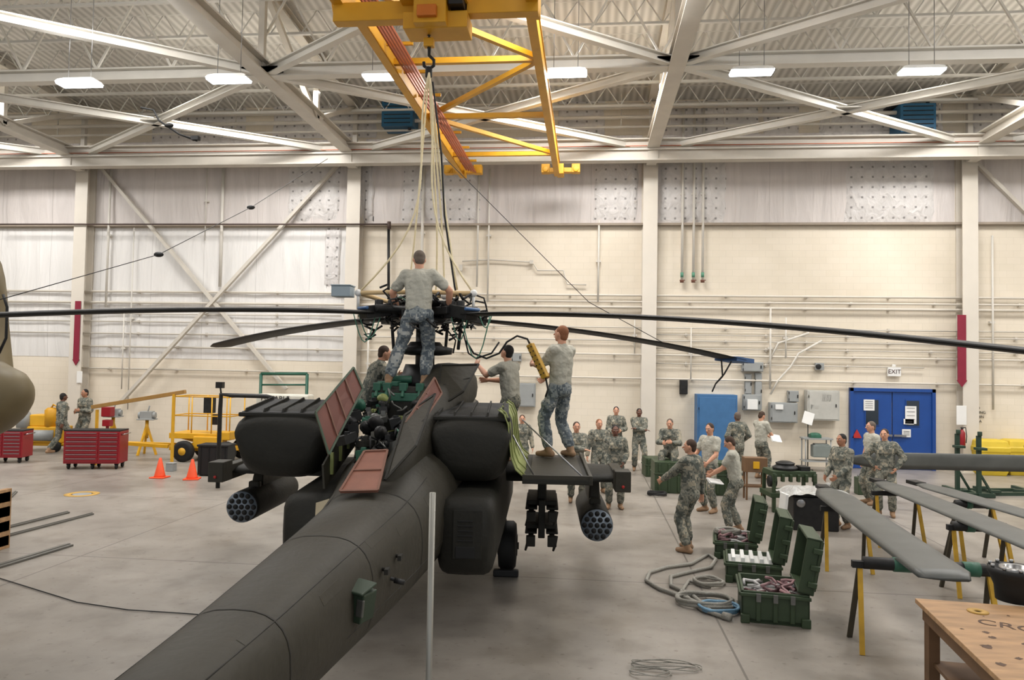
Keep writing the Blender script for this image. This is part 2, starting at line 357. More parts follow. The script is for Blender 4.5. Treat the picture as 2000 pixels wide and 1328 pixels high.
for z,r,x0,x1 in((5.05,.035,-28,24),(4.86,.03,-7.5,24),(4.7,.04,-28,24),(4.35,.02,-28,-8),(4.1,.022,-28,24),(3.9,.02,2,24),(3.72,.025,-28,11),(3.5,.02,2,24),(3.3,.03,-17,24),(3.05,.02,2,10),(2.6,.03,-17,24)):
    z=zs(z); b=MB(); b.tube([(x0,D-.1-r,z),((x0+x1)/2,D-.1-r,z+.0),(x1,D-.1-r,z)],r,8)
    x=x0+1
    while x<x1: b.box((x,D-.06,z),(.06,.12,.1)); x+=2.4
    mk('wall_conduit',b,STEEL if r<.03 else COLM,label='cream painted conduit run clipped along the wall',cat='pipe',group='horizontal wall conduits')
def vpipe(px,y0,y1,r=.035,mat=STEEL2,yy=D-.16,cap=False):
    a=WL(px,y0,yy); c=WL(px,y1,yy); c.x=a.x; b=MB(); b.cyl(a,c,r); b.box((a.x,yy+.06,(a.z+c.z)/2),(.14,.12,.06))
    if cap: b.k=1; b.cyl(c+V((0,0,.25)),c+V((0,0,.1)),r*1.2); b.k=2; b.cyl(c+V((0,0,.02)),c-V((0,0,.06)),.06); b.tube([c+V((-.08,-.1,.0)),c+V((0,-.12,0)),c+V((.08,-.1,0))],.015)
    mk('wall_pipe',b,[mat,GREENL,M('valve_brown',(120,80,64),.5)],label='vertical painted pipe dropping down the wall',cat='pipe',group='vertical wall pipes')
for px in(1335,1357,1375): vpipe(px,210,548,.04,cap=True)
for px,y0,y1,r in((217,320,600,.04),(243,600,760,.02),(437,315,560,.05),(405,315,470,.02),(828,312,600,.05),(957,330,590,.03),(1170,430,590,.03),(1938,460,800,.03),(262,445,800,.02),(1505,600,760,.03),(1535,620,700,.025),(1350,640,740,.02),(1240,620,690,.02),(936,320,560,.03),(720,640,780,.03)):
    vpipe(px,y0,y1,r)
b=MB(); b.tube([WL(x,y,D-.12) for x,y in((903,510),(960,507),(1040,512),(1050,528),(1100,528),(1108,555),(1145,556))],.025); b.box(WL(900,523,D-.12),(.12,.1,.2)); b.box(WL(1038,512,D-.12),(.12,.12,.12))
mk('bent_conduit',b,STEEL,label='bent conduit with junction boxes on the cream wall',cat='pipe')
b=MB(); b.tube([WL(x,y,D-.14) for x,y in((1605,665),(1560,690),(1545,715),(1520,742),(1505,770))],.03); mk('bent_conduit',b,STEEL2,label='curved white conduit above the electrical panels',cat='pipe')
b=MB(); b.tube([WL(x,y,D-.14) for x,y in((1580,650),(1520,670),(1500,710))],.03); mk('bent_conduit',b,STEEL2,label='curved white conduit above the electrical panels',cat='pipe')
b=MB(); b.cyl(WL(759,440,D-.2),WL(759,600,D-.2),.045); mk('riser_pipe',b,DARK,label='dark riser pipe against the cream wall',cat='pipe')
b=MB(); b.cyl(WL(0,438,D-.5),WL(760,438,D-.5),.025); b.cyl(WL(760,433,D-.5),WL(760,447,D-.5),.06); mk('sprinkler_pipe',b,M('pipe_brown',(72,56,50),.6),label='thin dark brown pipe running along the wall ledge',cat='pipe')
for px,y0,y1 in((153,588,714),(1878,615,756)):
    p=WL(px,y0,D-.45); q=WL(px,y1,D-.45); w=.1 if px<500 else .12; x=p.x; z0,z1=p.z,q.z
    b=MB(); b.slab([(x-w,D-.47,z0),(x+w,D-.47,z0),(x+w,D-.47,z1+.2),(x+w*1.25,D-.47,z1+.2),(x,D-.47,z1),(x-w*1.25,D-.47,z1+.2),(x-w,D-.47,z1+.2)],.02)
    mk('arrow_banner',b,MAROON,label='maroon arrow-shaped banner pointing down on a column',cat='banner',group='column arrows')
for px,py in((782,228),(1782,238)):
    p=WL(px,py,D-.6); b=MB(); b.box(p,(1.,.8,.85)); b.k=1
    for i in range(6): b.box((p.x,p.y-.41,p.z-.32+i*.13),(.85,.03,.03))
    b.cyl(p+V((.35,-.2,-.5)),p+V((.35,-.2,.6)),.05); b.box(p+V((0,.3,.5)),(1.3,.5,.1))
    mk('unit_heater',b,[M('heater_blue',(16,84,120),.45),DARK],bevel=.02,label='blue louvred unit heater mounted high on the wall',cat='heater',group='wall unit heaters')
proto=None
for px,py in((155,165),(447,157),(750,151),(1105,145),(1468,142),(1800,140)):
    p=W(px,py,15.4)
    if proto is None:
        o=thing('high_bay_light','white fluorescent high bay fixture hanging from the roof steel','ceiling light',p,'hangar ceiling lights')
        b=MB(); b.loft([[p+V((sx*x,sy*y,z)) for sx,sy in((-1,-1),(1,-1),(1,1),(-1,1))] for x,y,z in((.44,.16,.02),(.4,.13,.08),(.3,.08,.12))],False); mk('housing',b,WHITE,o)
        b=MB(); b.box(p,(.86,.3,.05)); mk('lamp_lens',b,LAMP,o,bevel=.02)
        for s in(-.25,.25): b=MB(); b.cyl(p+V((s,0,.12)),p+V((s,0,2.0)),.008); mk('hanger_rod',b,METAL,o)
        proto=o
    else: dup(proto,p)
# ---------------- blue door, signs, panels
def wbox(name,x0,y0,x1,y1,dep,mat,label,cat,group=None,det=True,y=D,tofloor=False):
    a=WL(x0,y0,y-dep); c=WL(x1,y1,y-dep); b=MB(); cx,cz=(a.x+c.x)/2,(a.z+c.z)/2; w,h=abs(c.x-a.x),abs(a.z-c.z)
    if tofloor: h=a.z; cz=h/2
    b.box((cx,y-dep/2,cz),(w,dep,h))
    if det:
        b.box((cx,y-dep-.01,cz),(w*.9,.02,h*.92)); b.k=1; b.box((cx+w*.38,y-dep-.03,cz),(.03,.03,.1)); b.box((cx-w*.46,y-dep-.02,cz+h*.3),(.02,.03,.08)); b.box((cx-w*.46,y-dep-.02,cz-h*.3),(.02,.03,.08))
    return mk(name,b,[mat,DARK],bevel=.008,label=label,cat=cat,group=group)
a=WL(1660,757,D-.1); c=WL(1827,757,D-.1); dw=c.x-a.x; dh=a.z; cx=(a.x+c.x)/2
o=thing('door_1','blue steel double door with small windows and posted papers',None,(cx,D-.05,0),kind='structure')
b=MB(); b.box((a.x+.05,D-.06,dh/2),(.1,.14,dh)); b.box((c.x-.05,D-.06,dh/2),(.1,.14,dh)); b.box((cx,D-.06,dh-.05),(dw,.14,.1)); mk('door_frame',b,BLUE,o)
for s in(-1,1):
    b=MB(); b.box((cx+s*(dw/4-.03),D-.05,(dh-.1)/2),(dw/2-.09,.06,dh-.12)); l=mk('door_leaf',b,BLUE,o)
    b=MB(); b.box((cx+s*(dw/4-.03),D-.09,dh*.7),(.42,.02,.8)); b.k=1; b.box((cx+s*(dw/4-.03),D-.1,dh*.7),(.36,.02,.74)); mk('door_window',b,[BLUE,GLASSD],l)
    b=MB(); b.box((cx+s*.2,D-.14,dh*.42),(.35,.05,.06)); b.cyl((cx+s*.08,D-.08,dh*.42),(cx+s*.08,D-.14,dh*.42),.025); mk('door_handle',b,METAL,l)
for x0,y0,x1,y1 in((1687,780,1708,802),(1768,793,1790,828),(1762,838,1779,854),(1765,818,1785,829)):
    a=WL(x0,y0,D-.12); c=WL(x1,y1,D-.12); b=MB(); b.box(((a.x+c.x)/2,D-.115,(a.z+c.z)/2),(c.x-a.x,.01,a.z-c.z)); b.k=1
    for i in range(4): b.box(((a.x+c.x)/2,D-.122,a.z-.06-(a.z-c.z-.08)*i/4),((c.x-a.x)*.7,.004,.012))
    mk('paper_notice',b,[WHITE,DARK],label='white printed paper notice taped on the blue door',cat='notice',group='door notices')
b=MB(); a=WL(1664,855,D-.12); b.slab([a,a+V((.28,0,0)),a+V((.14,0,.26))],.01); mk('warning_sticker',b,REDT,label='red triangular sticker on the blue door',cat='sticker')
p=WL(1746,726,D-.1); o=thing('exit_sign','white exit sign with dark letters above the blue door','sign',p)
b=MB(); b.box(p,(.38,.08,.28)); b.box(p+V((0,.02,.17)),(.1,.06,.1)); mk('sign_case',b,WHITE,o,bevel=.01); text('EXIT',p+V((0,-.045,0)),.18,M('exit_text',(70,40,40),.5),o)
for x0,y0,x1,y1,dp,lb in((1450,707,1491,726,.25,'grey electrical junction box on the wall'),(1455,730,1468,770,.1,'narrow grey conduit trunking on the wall'),(1475,728,1488,800,.12,'narrow grey conduit trunking on the wall'),(1505,786,1558,826,.3,'grey electrical cabinet with warning label'),(1540,763,1560,785,.2,'small grey electrical box on the wall'),(1452,770,1487,802,.2,'grey electrical switch box on the wall'),(1005,748,1045,795,.3,'grey electrical cabinet behind the helicopter')):
    wbox('electrical_panel',x0,y0,x1,y1,dp,GREYM,lb,'electrical box','grey electrical boxes')
wbox('electrical_panel',1577,762,1640,822,.35,M('panel_light',(180,179,172),.5),'large light grey electrical cabinet on the wall','electrical box','grey electrical boxes')
for x0,y0,x1,y1 in((1515,790,1530,800),(1605,770,1625,785),(1583,790,1600,800),(1460,780,1480,800)):
    wbox('warning_label',x0,y0,x1,y1,.37,WHITE,'white warning label on an electrical cabinet','label','cabinet labels',False)
wbox('intercom_box',1328,742,1343,770,.15,DARK,'dark intercom box on the wall','intercom')
p=WL(1600,716,D-.1); b=MB(); b.box(p,(.25,.14,.22)); b.k=1; b.cyl(p+V((-.05,-.07,0)),p+V((-.05,-.12,0)),.08); mk('emergency_light',b,[GREYM,DARK],bevel=.01,label='grey twin emergency light on the wall',cat='emergency light')
wbox('junction_box',1000,690,1018,706,.15,GREYM,'small grey junction box on the wall','electrical box')
wbox('blue_cabinet',1362,770,1440,855,.6,BLUE2,'blue steel supply cabinet standing at the wall','cabinet',tofloor=True)
wbox('column_notice',1868,792,1888,830,.01,WHITE,'white paper notice on the column','notice',None,False,y=D-.46)
wbox('column_notice',150,725,160,748,.01,WHITE,'white paper notice on the column','notice',None,False,y=D-.46)
a=WL(1908,797,D-.02); o=thing('wall_stencil','small black stencilled words on the wall','stencil',a)
for i,t in enumerate(('NO','SMOKING','WITHIN','AREA')): text(t,a+V((.0,-.0,-i*.13)),.11,BLACK,o)
p=WL(1879,855,D-.6); o=thing('fire_extinguisher','red fire extinguisher hung on the column','fire extinguisher',p+V((0,0,-.28))); b=MB(); b.disc_profile(p+V((0,0,-.28)),ZZ,[(0,.07),(.02,.085),(.42,.085),(.48,.05),(.52,.025)]); mk('tank',b,RED,o)
b=MB(); b.box(p+V((0,0,.26)),(.05,.03,.05)); b.tube([p+V((0,0,.26)),p+V((.1,0,.3)),p+V((.12,-.02,.05)),p+V((.1,-.02,-.15))],.012); b.box(p+V((.03,0,.3)),(.14,.02,.02)); mk('hose',b,BLACK,o)
# ---------------- CRANE
xl=WL(902,320,21.7).x; xr=WL(1088,320,21.7).x; zc=8.75; cr=thing('bridge_crane','yellow overhead bridge crane with trolley, hook and conductor bars','overhead crane',((xl+xr)/2,12,8))
b=MB(); b.ib((xl,21.8,zc),(xl,2,zc),.16,.42,.03); mk('bridge_girder',b,YEL2,cr)
b=MB(); b.ib((xr,21.8,zc),(xr,2,zc),.16,.42,.03); b.box((xr,11.9,zc),(.12,19.7,.36)); mk('bridge_girder',b,YEL2,cr)
b=MB()
ys=[20.2,17.05,13.9,10.75,7.6,4.4]
for i,y in enumerate(ys):
    b.bar((xl,y,zc),(xr,y,zc),.11,.11)
    if i<5:
        if i%2: b.bar((xl,y,zc),(xr,ys[i+1],zc),.1,.1)
        else: b.bar((xr,y,zc),(xl,ys[i+1],zc),.1,.1)
mk('girder_bracing',b,YEL2,cr)
for i in range(5):
    b=MB(); x=xl+.16+i*.07; b.bar((x,21.6,zc-.05-i*.02),(x,2,zc-.05-i*.02),.03,.05); mk('conductor_bar',b,COPPER,cr,label='copper-orange conductor bar')
for j in range(15): b=MB(); b.box((xl+.3,21-j*1.3,zc+.05),(.5,.05,.06)); mk('conductor_bracket',b,YEL2,cr)
for x in(xl,xr+.1):
    b=MB(); y=22.0; b.box((x,y,zc+.0),(1.1,.22,.14)); b.box((x-.45,y,zc+.05),(.25,.26,.26)); b.box((x+.45,y,zc+.05),(.25,.26,.26))
    for s in(-.45,.45): b.cyl((x+s-.0,y-.16,zc+.02),(x+s,y-.06,zc+.02),.09)
    b.box((x,y-.2,zc-.05),(.2,.5,.3)); mk('end_truck',b,YEL2,cr,bevel=.015)
TY=10.15
def T(px,py): return WL(px,py,TY)
def tb(b,x0,y0,x1,y1,dy,off=0): 
    p=T(x0,y0);q=T(x1,y1); b.box(((p.x+q.x)/2,TY+off,(p.z+q.z)/2),(q.x-p.x,dy,abs(p.z-q.z)))
b=MB(); tb(b,655,12,915,40,.2); tb(b,655,-40,675,15,.9); tb(b,905,4,1052,28,.2); tb(b,1030,-90,1052,10,.9); tb(b,790,-20,917,14,.7)
b.bar(T(640,-90),T(660,36),.1,.1); 
mk('trolley_frame',b,YEL2,cr,bevel=.01)
b=MB(); tb(b,795,38,917,66,.45); tb(b,820,10,880,66,.35,-.2); b.k=1; tb(b,828,38,864,58,.1,-.4); b.k=2; tb(b,885,-10,912,30,.5,-.1); b.cyl(T(870,-10)+V((0,-.4,0)),T(905,-10)+V((0,-.4,0)),.14)
mk('hoist',b,[YEL2,M('hoist_orange',(200,110,24),.5),DARK],cr,bevel=.01)
b=MB()
p0,p1=T(838,60),T(838,100)
n=9
for i in range(n):
    c=p0.lerp(p1,(i+.5)/n); e=V((1,0,0)) if i%2 else V((0,1,0))
    b.tube([c+e*.022*cos(t*pi/4)+ZZ*.03*sin(t*pi/4) for t in range(8)],.007,6,closed=True)
mk('hoist_chain',b,DARK,cr)
b=MB(); c=T(838,84); b.box(c,(.14,.1,.12)); b.k=1; q=T(838,115)
b.tube([q+V((.0,0,.16)),q+V((0,0,.05)),q+V((.07,0,-.02)),q+V((.07,0,-.1)),q+V((0,0,-.15)),q+V((-.07,0,-.1)),q+V((-.075,0,-.04))],.025)
b.cyl(q+V((0,0,-.12)),q+V((0,0,-.26)),.05); mk('hook_block',b,[YEL2,BLACK],cr,bevel=.01)
# ---------------- HELICOPTER
hub=W(832,612,10.0); hub.z=3.6
HG=V((hub.x,hub.y,0)); HM=Matrix.Translation(HG)@Matrix.Rotation(radians(3.4),4,'Z')
heli=thing('helicopter','dark olive attack helicopter with opened engine cowlings and rotor exposed','helicopter',HG)
def hm(): return MB(HM)
def HL(p): return HM.inverted()@p
def sring(y,xc,zc,hw,hh,p=2.6,n=28):
    out=[]
    for i in range(n):
        a=2*pi*i/n; c,s=cos(a),sin(a); out.append((xc+hw*math.copysign(abs(c)**(2/p),c),y,zc+hh*math.copysign(abs(s)**(2/p),s)))
    return out
st=[(-7.9,1.36,.22,.23),(-6.8,1.31,.265,.285),(-6,1.27,.31,.33),(-5,1.24,.365,.39),(-4,1.21,.43,.45),(-3.2,1.2,.49,.49),(-2.5,1.24,.56,.55),(-1.8,1.33,.66,.63),(0,1.46,.74,.7),(2,1.5,.7,.72),(3.4,1.55,.6,.85),(4.8,1.4,.5,.6),(6,1.15,.3,.35),(6.5,1.1,.1,.12)]
def fus(y,g=0):
    i=[k for k in range(len(st)-1) if st[k][0]<=y<=st[k+1][0]][0]; a,c=st[i],st[i+1]; t=(y-a[0])/(c[0]-a[0]); z,w,h=[a[j]+(c[j]-a[j])*t for j in(1,2,3)]
    return sring(y,0,z,w+g,h+g,2.7)
b=hm(); b.loft([sring(y,0,z,w,h,2.7) for y,z,w,h in st])
mk('fuselage',b,OLIVE,heli)
for y in(-3.05,-4.55,-6.05):
    b=hm(); b.loft([fus(yy,.003) for yy in(y-.007,y+.007)],cap=False); mk('panel_joint',b,OLIVEP,heli)
for ix,y0,y1 in((4,-6.9,-2.3),(10,-6.9,-2.3),(27,-5.1,-2.2)):
    b=hm(); b.tube([fus(y0+(y1-y0)*k/14,-.001)[ix] for k in range(15)],.004,6); mk('panel_seam',b,OLIVEP,heli)
for y,ix,l,w in((-3.7,2,.3,.2),(-4.4,3,.4,.16),(-5.5,2,.34,.18),(-4.8,10,.4,.2),(-3.5,11,.3,.2),(-6.4,4,.25,.16),(-2.7,2,.3,.25)):
    A_=V(fus(y,.002)[ix]);B_=V(fus(y,.002)[ix+1]);C_=V(fus(y+l,.002)[ix+1]);D_=V(fus(y+l,.002)[ix]); b=hm(); b.slab([A_,B_,C_,D_],.004); mk('access_cover',b,OLIVE,heli,bevel=.002)
for y,x in((-3.9,.45),(-4.3,.43)):
    z=1.35; b=hm(); b.cyl((x-.03,y,z),(x+.03,y-.03,z),.015); b.box((x+.02,y-.05,z),(.03,.08,.04)); mk('side_fitting',b,OLIVEP,heli)
A_=HL(W(630,993,7.0)); b=hm(); b.box((A_.x,A_.y,A_.z),(.13,.3,.015),(.28,-.3,.2)); mk('walkway_patch',b,M('patch_tan',(140,130,106),.8),heli)
b=MB(); q=W(705,1180,5.0); b.box(q,(.13,.16,.2),(0,.15,-.3)); b.k=1; b.box(q+V((.02,-.085,.0)),(.06,.02,.12),(0,.1,-.3)); b.k=0; b.box(q+V((.0,-.02,.12)),(.15,.18,.02),(.2,.1,-.3)); mk('service_box',b,[M('box_green',(40,56,40),.6),DULLM],heli,bevel=.01)
b=MB(); b.cyl(W(735,1120,5.9),W(775,1134,5.8),.014); b.cyl(W(770,1133,5.8),W(790,1138,5.8),.022); mk('probe',b,DARK,heli)
for s in(-1,1):
    b=hm(); b.loft([sring(y,s*.82,z,w,h,5,20) for y,z,w,h in((-2.25,1.12,.24,.34),(-2.15,1.12,.3,.4),(-1,1.15,.32,.42),(2,1.15,.32,.42),(3.5,1.15,.2,.35))]); mk('avionics_bay',b,OLIVE2,heli)
b=hm(); b.box((.84,-2.26,1.16),(.3,.02,.5)); b.k=1
for i in range(5): b.box((.82,-2.275,1.1+i*.05),(.16,.012,.014))
b.box((.82,-2.275,.98),(.2,.012,.12)); mk('vent_grille',b,[OLIVE2,BLACK],heli,bevel=.006)
for s,xc,hw in((-1,-1.35,.54),(1,.8,.47)):
    rr=[]
    for y,wt,wb,zt,zb_ in((.9,.3,.3,2.1,1.85),(.8,.5,.5,2.24,1.75),(.2,.8,.75,2.34,1.65),(-.6,.95,.85,2.41,1.6),(-1.1,1.0,.84,2.41,1.58),(-1.45,1.04,.8,2.37,1.58),(-1.64,1.05,.76,2.3,1.62),(-1.74,1.02,.68,2.22,1.72),(-1.78,.9,.55,2.12,1.82)):
        ring=[]
        for i in range(40):
            a=2*pi*i/40; c_,s_=cos(a),sin(a); e=2/3.6; cx_=math.copysign(abs(c_)**e,c_); sz_=math.copysign(abs(s_)**e,s_)
            k=(wt+wb)/2+(wt-wb)/2*sz_; ring.append((xc+hw*k*cx_,y,(zt+zb_)/2+(zt-zb_)/2*sz_))
        rr.append(ring)
    b=hm(); b.loft(rr); nn=mk('engine_nacelle',b,OLIVE2,heli)
    b=hm(); b.slab([(xc-hw*.88,-1.6,2.315),(xc+hw*.88,-1.6,2.315),(xc+hw*.8,-.8,2.43),(xc-hw*.8,-.8,2.43)],.012); mk('exhaust_opening',b,BLACK,nn)
    for i in range(5):
        t=-.9+i*.45; b=hm(); b.slab([(xc+hw*.88*t,-1.62,2.3),(xc+hw*.88*t,-1.56,2.37),(xc+hw*.8*t,-.85,2.47),(xc+hw*.8*t,-.8,2.42)],.02); mk('exhaust_vane',b,OLIVE2,nn,bevel=.005)
    b=hm(); b.bar((xc-hw*.92,-1.63,2.3),(xc+hw*.92,-1.63,2.3),.04,.05); mk('exhaust_lip',b,OLIVE2,nn,bevel=.015)
    for y in(-1.0,-.2): 
        i=3 if y<-.5 else 2; b=hm(); b.loft([[(xc+(px_-xc)*1.004,y+dy,1.99+(pz_-1.99)*1.004) for px_,_,pz_ in (rr[i+1] if y<-.5 else rr[i+0])] for dy in(-.006,.006)],cap=False); mk('cowl_seam',b,OLIVEP,nn)
for s in(-1,1):
    b=hm(); pr=[(-.5,0),(-.3,.07),(.3,.11),(.7,.08),(.85,0),(.6,-.07),(0,-.09),(-.3,-.05)]
    b.loft([[(s*x,.35+y*k,1.42+z*k2) for y,z in pr] for x,k,k2 in((.6,1.15,1.1),(1.6,1.05,1),(2.5,.95,.9),(2.68,.85,.6))],True)
    wg=mk('stub_wing',b,OLIVE2,heli)
    b=hm(); b.box((s*2.62,.3,1.42),(.14,1.3,.2)); b.box((s*2.62,-.3,1.46),(.2,.3,.26)); b.k=1; b.cyl((s*2.62,-.45,1.4),(s*2.62,-.47,1.4),.02); mk('wing_tip_light',b,[OLIVE,REDT],wg,bevel=.03)
def pod(x,y0,z,L=1.75,r=.215):
    b=hm()
    b.disc_profile((x,y0+.02,z),(0,1,0),[(0,r),(.1,r),(.11,r*1.01),(L*.5,r*1.01),(L-.1,r),(L,r*.9)],28)
    b.k=1; b.disc_profile((x,y0+.01,z),(0,1,0),[(-.015,r*.98),(0,r*.98)],28)
    b.k=2; pts=[(0,0)]+[(.07*cos(i*pi/3),.07*sin(i*pi/3)) for i in range(6)]+[(.14*cos(i*pi/6+.0)*(1 if i%2==0 else .93),.14*sin(i*pi/6)*(1 if i%2==0 else .93)) for i in range(12)]
    for dx,dz in pts: b.cyl((x+dx*1.2,y0-.012,z+dz*1.2),(x+dx*1.2,y0+.0,z+dz*1.2),.034,n=12)
    mk('rocket_pod',b,[OLIVE2,M('pod_plate',(120,130,140),.4,.3),BLACK],heli,label='cylindrical rocket pod with nineteen black tube openings')
    b=hm(); b.loft([[(x+sx*w,y0+.5+L*.3+yy,zz) for sx,yy in((-1,-l),(1,-l),(1,l),(-1,l))] for w,l,zz in((.07,.45,z+r*.8),(.08,.5,z+r+.05),(.06,.42,1.42))],False); b.box((x,y0+.45,z+r+.02),(.16,.1,.1)); mk('pylon',b,OLIVE,heli,bevel=.02)
pL=HL(W(472,990,10.1)); pR=HL(W(1166,1026,9.9)); pod(pL.x,pL.y,pL.z); pod(pR.x,pR.y,pR.z)
q=HL(W(1058,1010,10.0)); b=hm()
for dx in(-.14,.14):
    for dz in(-.24,.08):
        b.box((q.x+dx,q.y+.5,q.z+dz),(.07,1.5,.06)); b.box((q.x+dx,q.y+.5,q.z+dz+.05),(.16,1.2,.03)); b.box((q.x+dx,q.y-.25,q.z+dz-.02),(.12,.12,.13)); b.box((q.x+dx*1.3,q.y-.2,q.z+dz-.06),(.03,.2,.12),(.4,.3,0))
b.box((q.x,q.y+.4,q.z),(.09,1.1,.5)); b.box((q.x,q.y+.4,q.z+.2),(.4,.9,.06)); b.box((q.x,q.y+.4,q.z-.12),(.4,.9,.05)); b.box((q.x,q.y+.4,(q.z+1.5)/2+.1),(.12,.8,1.4-q.z))
mk('missile_rack',b,OLIVE2,heli,bevel=.01)
for s in(-1,1):
    b=hm(); x=1.12*s; b.bar((x*.75,.2,1.0),(x,.8,.34),.12,.1); b.cyl((x*.8,1.0,1.1),(x,.85,.4),.06); b.cyl((x-.2*s,.8,.33),(x+.16*s,.8,.33),.05); gl=mk('landing_leg',b,OLIVE,heli)
    b=hm(); b.disc_profile((x-.13,.8,.34),(1,0,0),[(0,.2),(0.01,.3),(.05,.34),(.21,.34),(.25,.3),(.26,.2)],28); b.k=1; b.disc_profile((x-.14,.8,.34),(1,0,0),[(0,.15),(.28,.15)],18); mk('main_wheel',b,[BLACK,DARK],gl)
b=hm(); b.box((1.12,.4,.05),(.35,.1,.1)); mk('wheel_chock',b,DARK,bevel=.02,label='dark chock against the helicopter main wheel',cat='wheel chock')
b=hm(); b.box((0,.1,2.3),(1.0,2.2,.6)); b.box((-.15,-.6,2.58),(.7,.7,.08)); mk('transmission_deck',b,OLIVE2,heli,bevel=.04)
b=hm(); b.loft([sring(y,x,z,w,h,2.4,20) for y,x,z,w,h in((1.4,.1,2.4,.2,.2),(.9,.18,2.55,.42,.35),(.2,.3,2.6,.4,.33),(-.5,.35,2.5,.34,.34),(-1.2,.28,2.2,.24,.36),(-1.9,.16,1.9,.16,.3),(-2.7,.06,1.66,.1,.12))]); mk('pylon_fairing',b,OLIVE,heli)
for x in(-.42,-.3,-.1,.1): b=hm(); b.box((x,-.95,2.62),(.09,.12,.1)); b.cyl((x,-.97,2.6),(x,-1.05,2.5),.02); mk('deck_fitting',b,ZINC,heli,bevel=.01)
b=hm(); b.box((-.15,-.98,2.5),(.66,.06,.1)); mk('deck_edge',b,ZINC,heli,bevel=.01)
b=hm(); b.box((-.35,-.6,2.65),(.26,.25,.06)); b.cyl((-.45,-.4,2.7),(-.1,-.4,2.7),.05); mk('deck_fitting',b,ZINC,heli,bevel=.01)
bm_=[DARK,BLACK,DULLM,ZINC,DARK,DULLM,OLIVE2,LGREEN]
for i in range(76):
    b=hm(); x=R.uniform(-.62,.14); y=R.uniform(-2.25,-1.0); z=1.87+(y+2.3)*.38+R.uniform(-.06,.13); w_=R.random()
    if w_<.35: b.box((x,y,z),(R.uniform(.06,.18),R.uniform(.06,.2),R.uniform(.05,.15)),(R.uniform(-.3,.3),R.uniform(-.3,.3),R.random())); b.box((x,y,z+.05),(.05,.05,.06)); nm='bay_component'
    elif w_<.5: b.disc_profile((x,y,z),(R.uniform(-.4,.4),-1,.4),[(0,.05),(.02,.07),(.12,.07),(.14,.04),(.2,.03)],14); nm='bay_canister'
    else:
        pts=[V((x,y,z))]
        for _ in range(5): pts.append(pts[-1]+V((R.uniform(-.09,.09),R.uniform(-.06,.14),R.uniform(-.07,.1))))
        b.tube(pts,R.uniform(.008,.02),6); nm='bay_hose'
    mk(nm,b,bm_[i%8] if i%3 else DARK,heli)
for s,xx in((-1,-.66),(1,.18)):
    b=hm(); b.slab([(xx,-2.3,1.6),(xx,-.95,1.95),(xx,-.95,2.45),(xx+.02*s,-2.3,1.84)],.02); mk('bay_side_frame',b,OLIVE,heli)
for i in range(4): b=hm(); b.bar((-.63,-2.1+i*.32,1.72+i*.1),(-.63,-2.1+i*.32,1.95+i*.12),.03,.04); mk('bay_rib',b,LGREEN,heli)
def pan(name,pts,th,mats,lab=None,ribs=3):
    P=[W(*p) for p in pts]; b=MB(); n=(P[1]-P[0]).cross(P[2]-P[0]).normalized(); 
    if n.dot(CAM-P[0])<0: n=-n
    b.add(P+[p-n*th for p in P],[(0,1,2,3),(7,6,5,4)]+[(i,i+4,(i+1)%4+4,(i+1)%4) for i in range(4)]); off=n*.006
    b.k=1
    for i in range(4): b.bar(P[i]+off,P[(i+1)%4]+off,.022,.014,n)
    b.k=2
    for i in range(1,ribs):
        t=i/ribs; b.bar(P[1].lerp(P[2],t)+off,P[0].lerp(P[3],t)+off,.018,.01,n)
    b.k=0
    return mk(name,b,mats,heli,label=lab)
RIM=M('rim_brown',(116,78,62),.6,0,.2); OLR=M('rim_green',(58,74,56),.6,0,.3,9)
pan('access_panel',[(690,718,8.5),(708,760,8.4),(642,888,7.6),(616,806,7.7)],.02,[PINK,OLR,RIM],'opened panel with maroon-brown inner side',4)
pan('access_panel',[(848,738,8.4),(862,768,8.4),(812,842,7.6),(792,826,7.6)],.015,[PINK,RIM,RIM],'opened panel with maroon-brown inner side',3)
pan('access_panel',[(712,882,7.3),(757,880,7.3),(738,958,6.7),(664,960,6.7)],.02,[M('panel_brown_light',(134,88,72),.6,0,.2,5),RIM,RIM],'opened panel with brown inner side',2)
pan('access_panel',[(790,812,7.7),(850,770,8.2),(812,872,7.2),(752,938,6.9)],.015,[OLIVE,OLIVE2,OLIVE2],ribs=2)
pan('access_panel',[(862,714,9.3),(935,712,9.4),(905,765,8.9),(850,800,8.7)],.02,[OLIVE,OLIVE2,OLIVE2],ribs=2)
b=hm(); prof=[(1.1,2.42),(1.17,2.37),(1.22,2.25),(1.24,2.05),(1.26,1.88),(1.31,1.76),(1.4,1.68)]
vs=[];fs=[]
for j in range(8):
    y=-1.7+j*.31
    for x,z in prof: vs.append((x,y,z-.03*sin(j*1.3)))
n=len(prof)
for j in range(7):
    for i in range(n-1): a=j*n+i; fs.append((a,a+1,a+n+1,a+n))
b.add(vs,fs,True)
for j in range(5):
    y=-1.6+j*.5; b.tube([(x+.01,y,z+.006) for x,z in prof],.01,6)
oc=mk('open_cowling',b,LGREEN,heli,label='opened engine cowling with pale green lining')
sm=oc.modifiers.new('s','SOLIDIFY'); sm.thickness=.012
b=hm(); b.box((1.76,-.6,1.64),(.76,2.3,.05)); b.k=1; b.box((1.76,-1.72,1.66),(.76,.04,.1)); b.box((2.13,-.6,1.66),(.04,2.3,.1)); b.box((1.76,-.6,1.67),(.6,2.0,.012)); mk('work_platform',b,[OLIVE2,OLIVE],heli,bevel=.008)
b=hm(); b.cyl((1.5,-1.5,1.68),(1.25,-1.3,2.1),.01); mk('cowling_stay',b,METAL,heli)
b=hm(); b.cyl((2.05,-1.6,1.68),(1.35,-.9,2.25),.009); mk('cowling_stay',b,METAL,heli)
hz=3.6
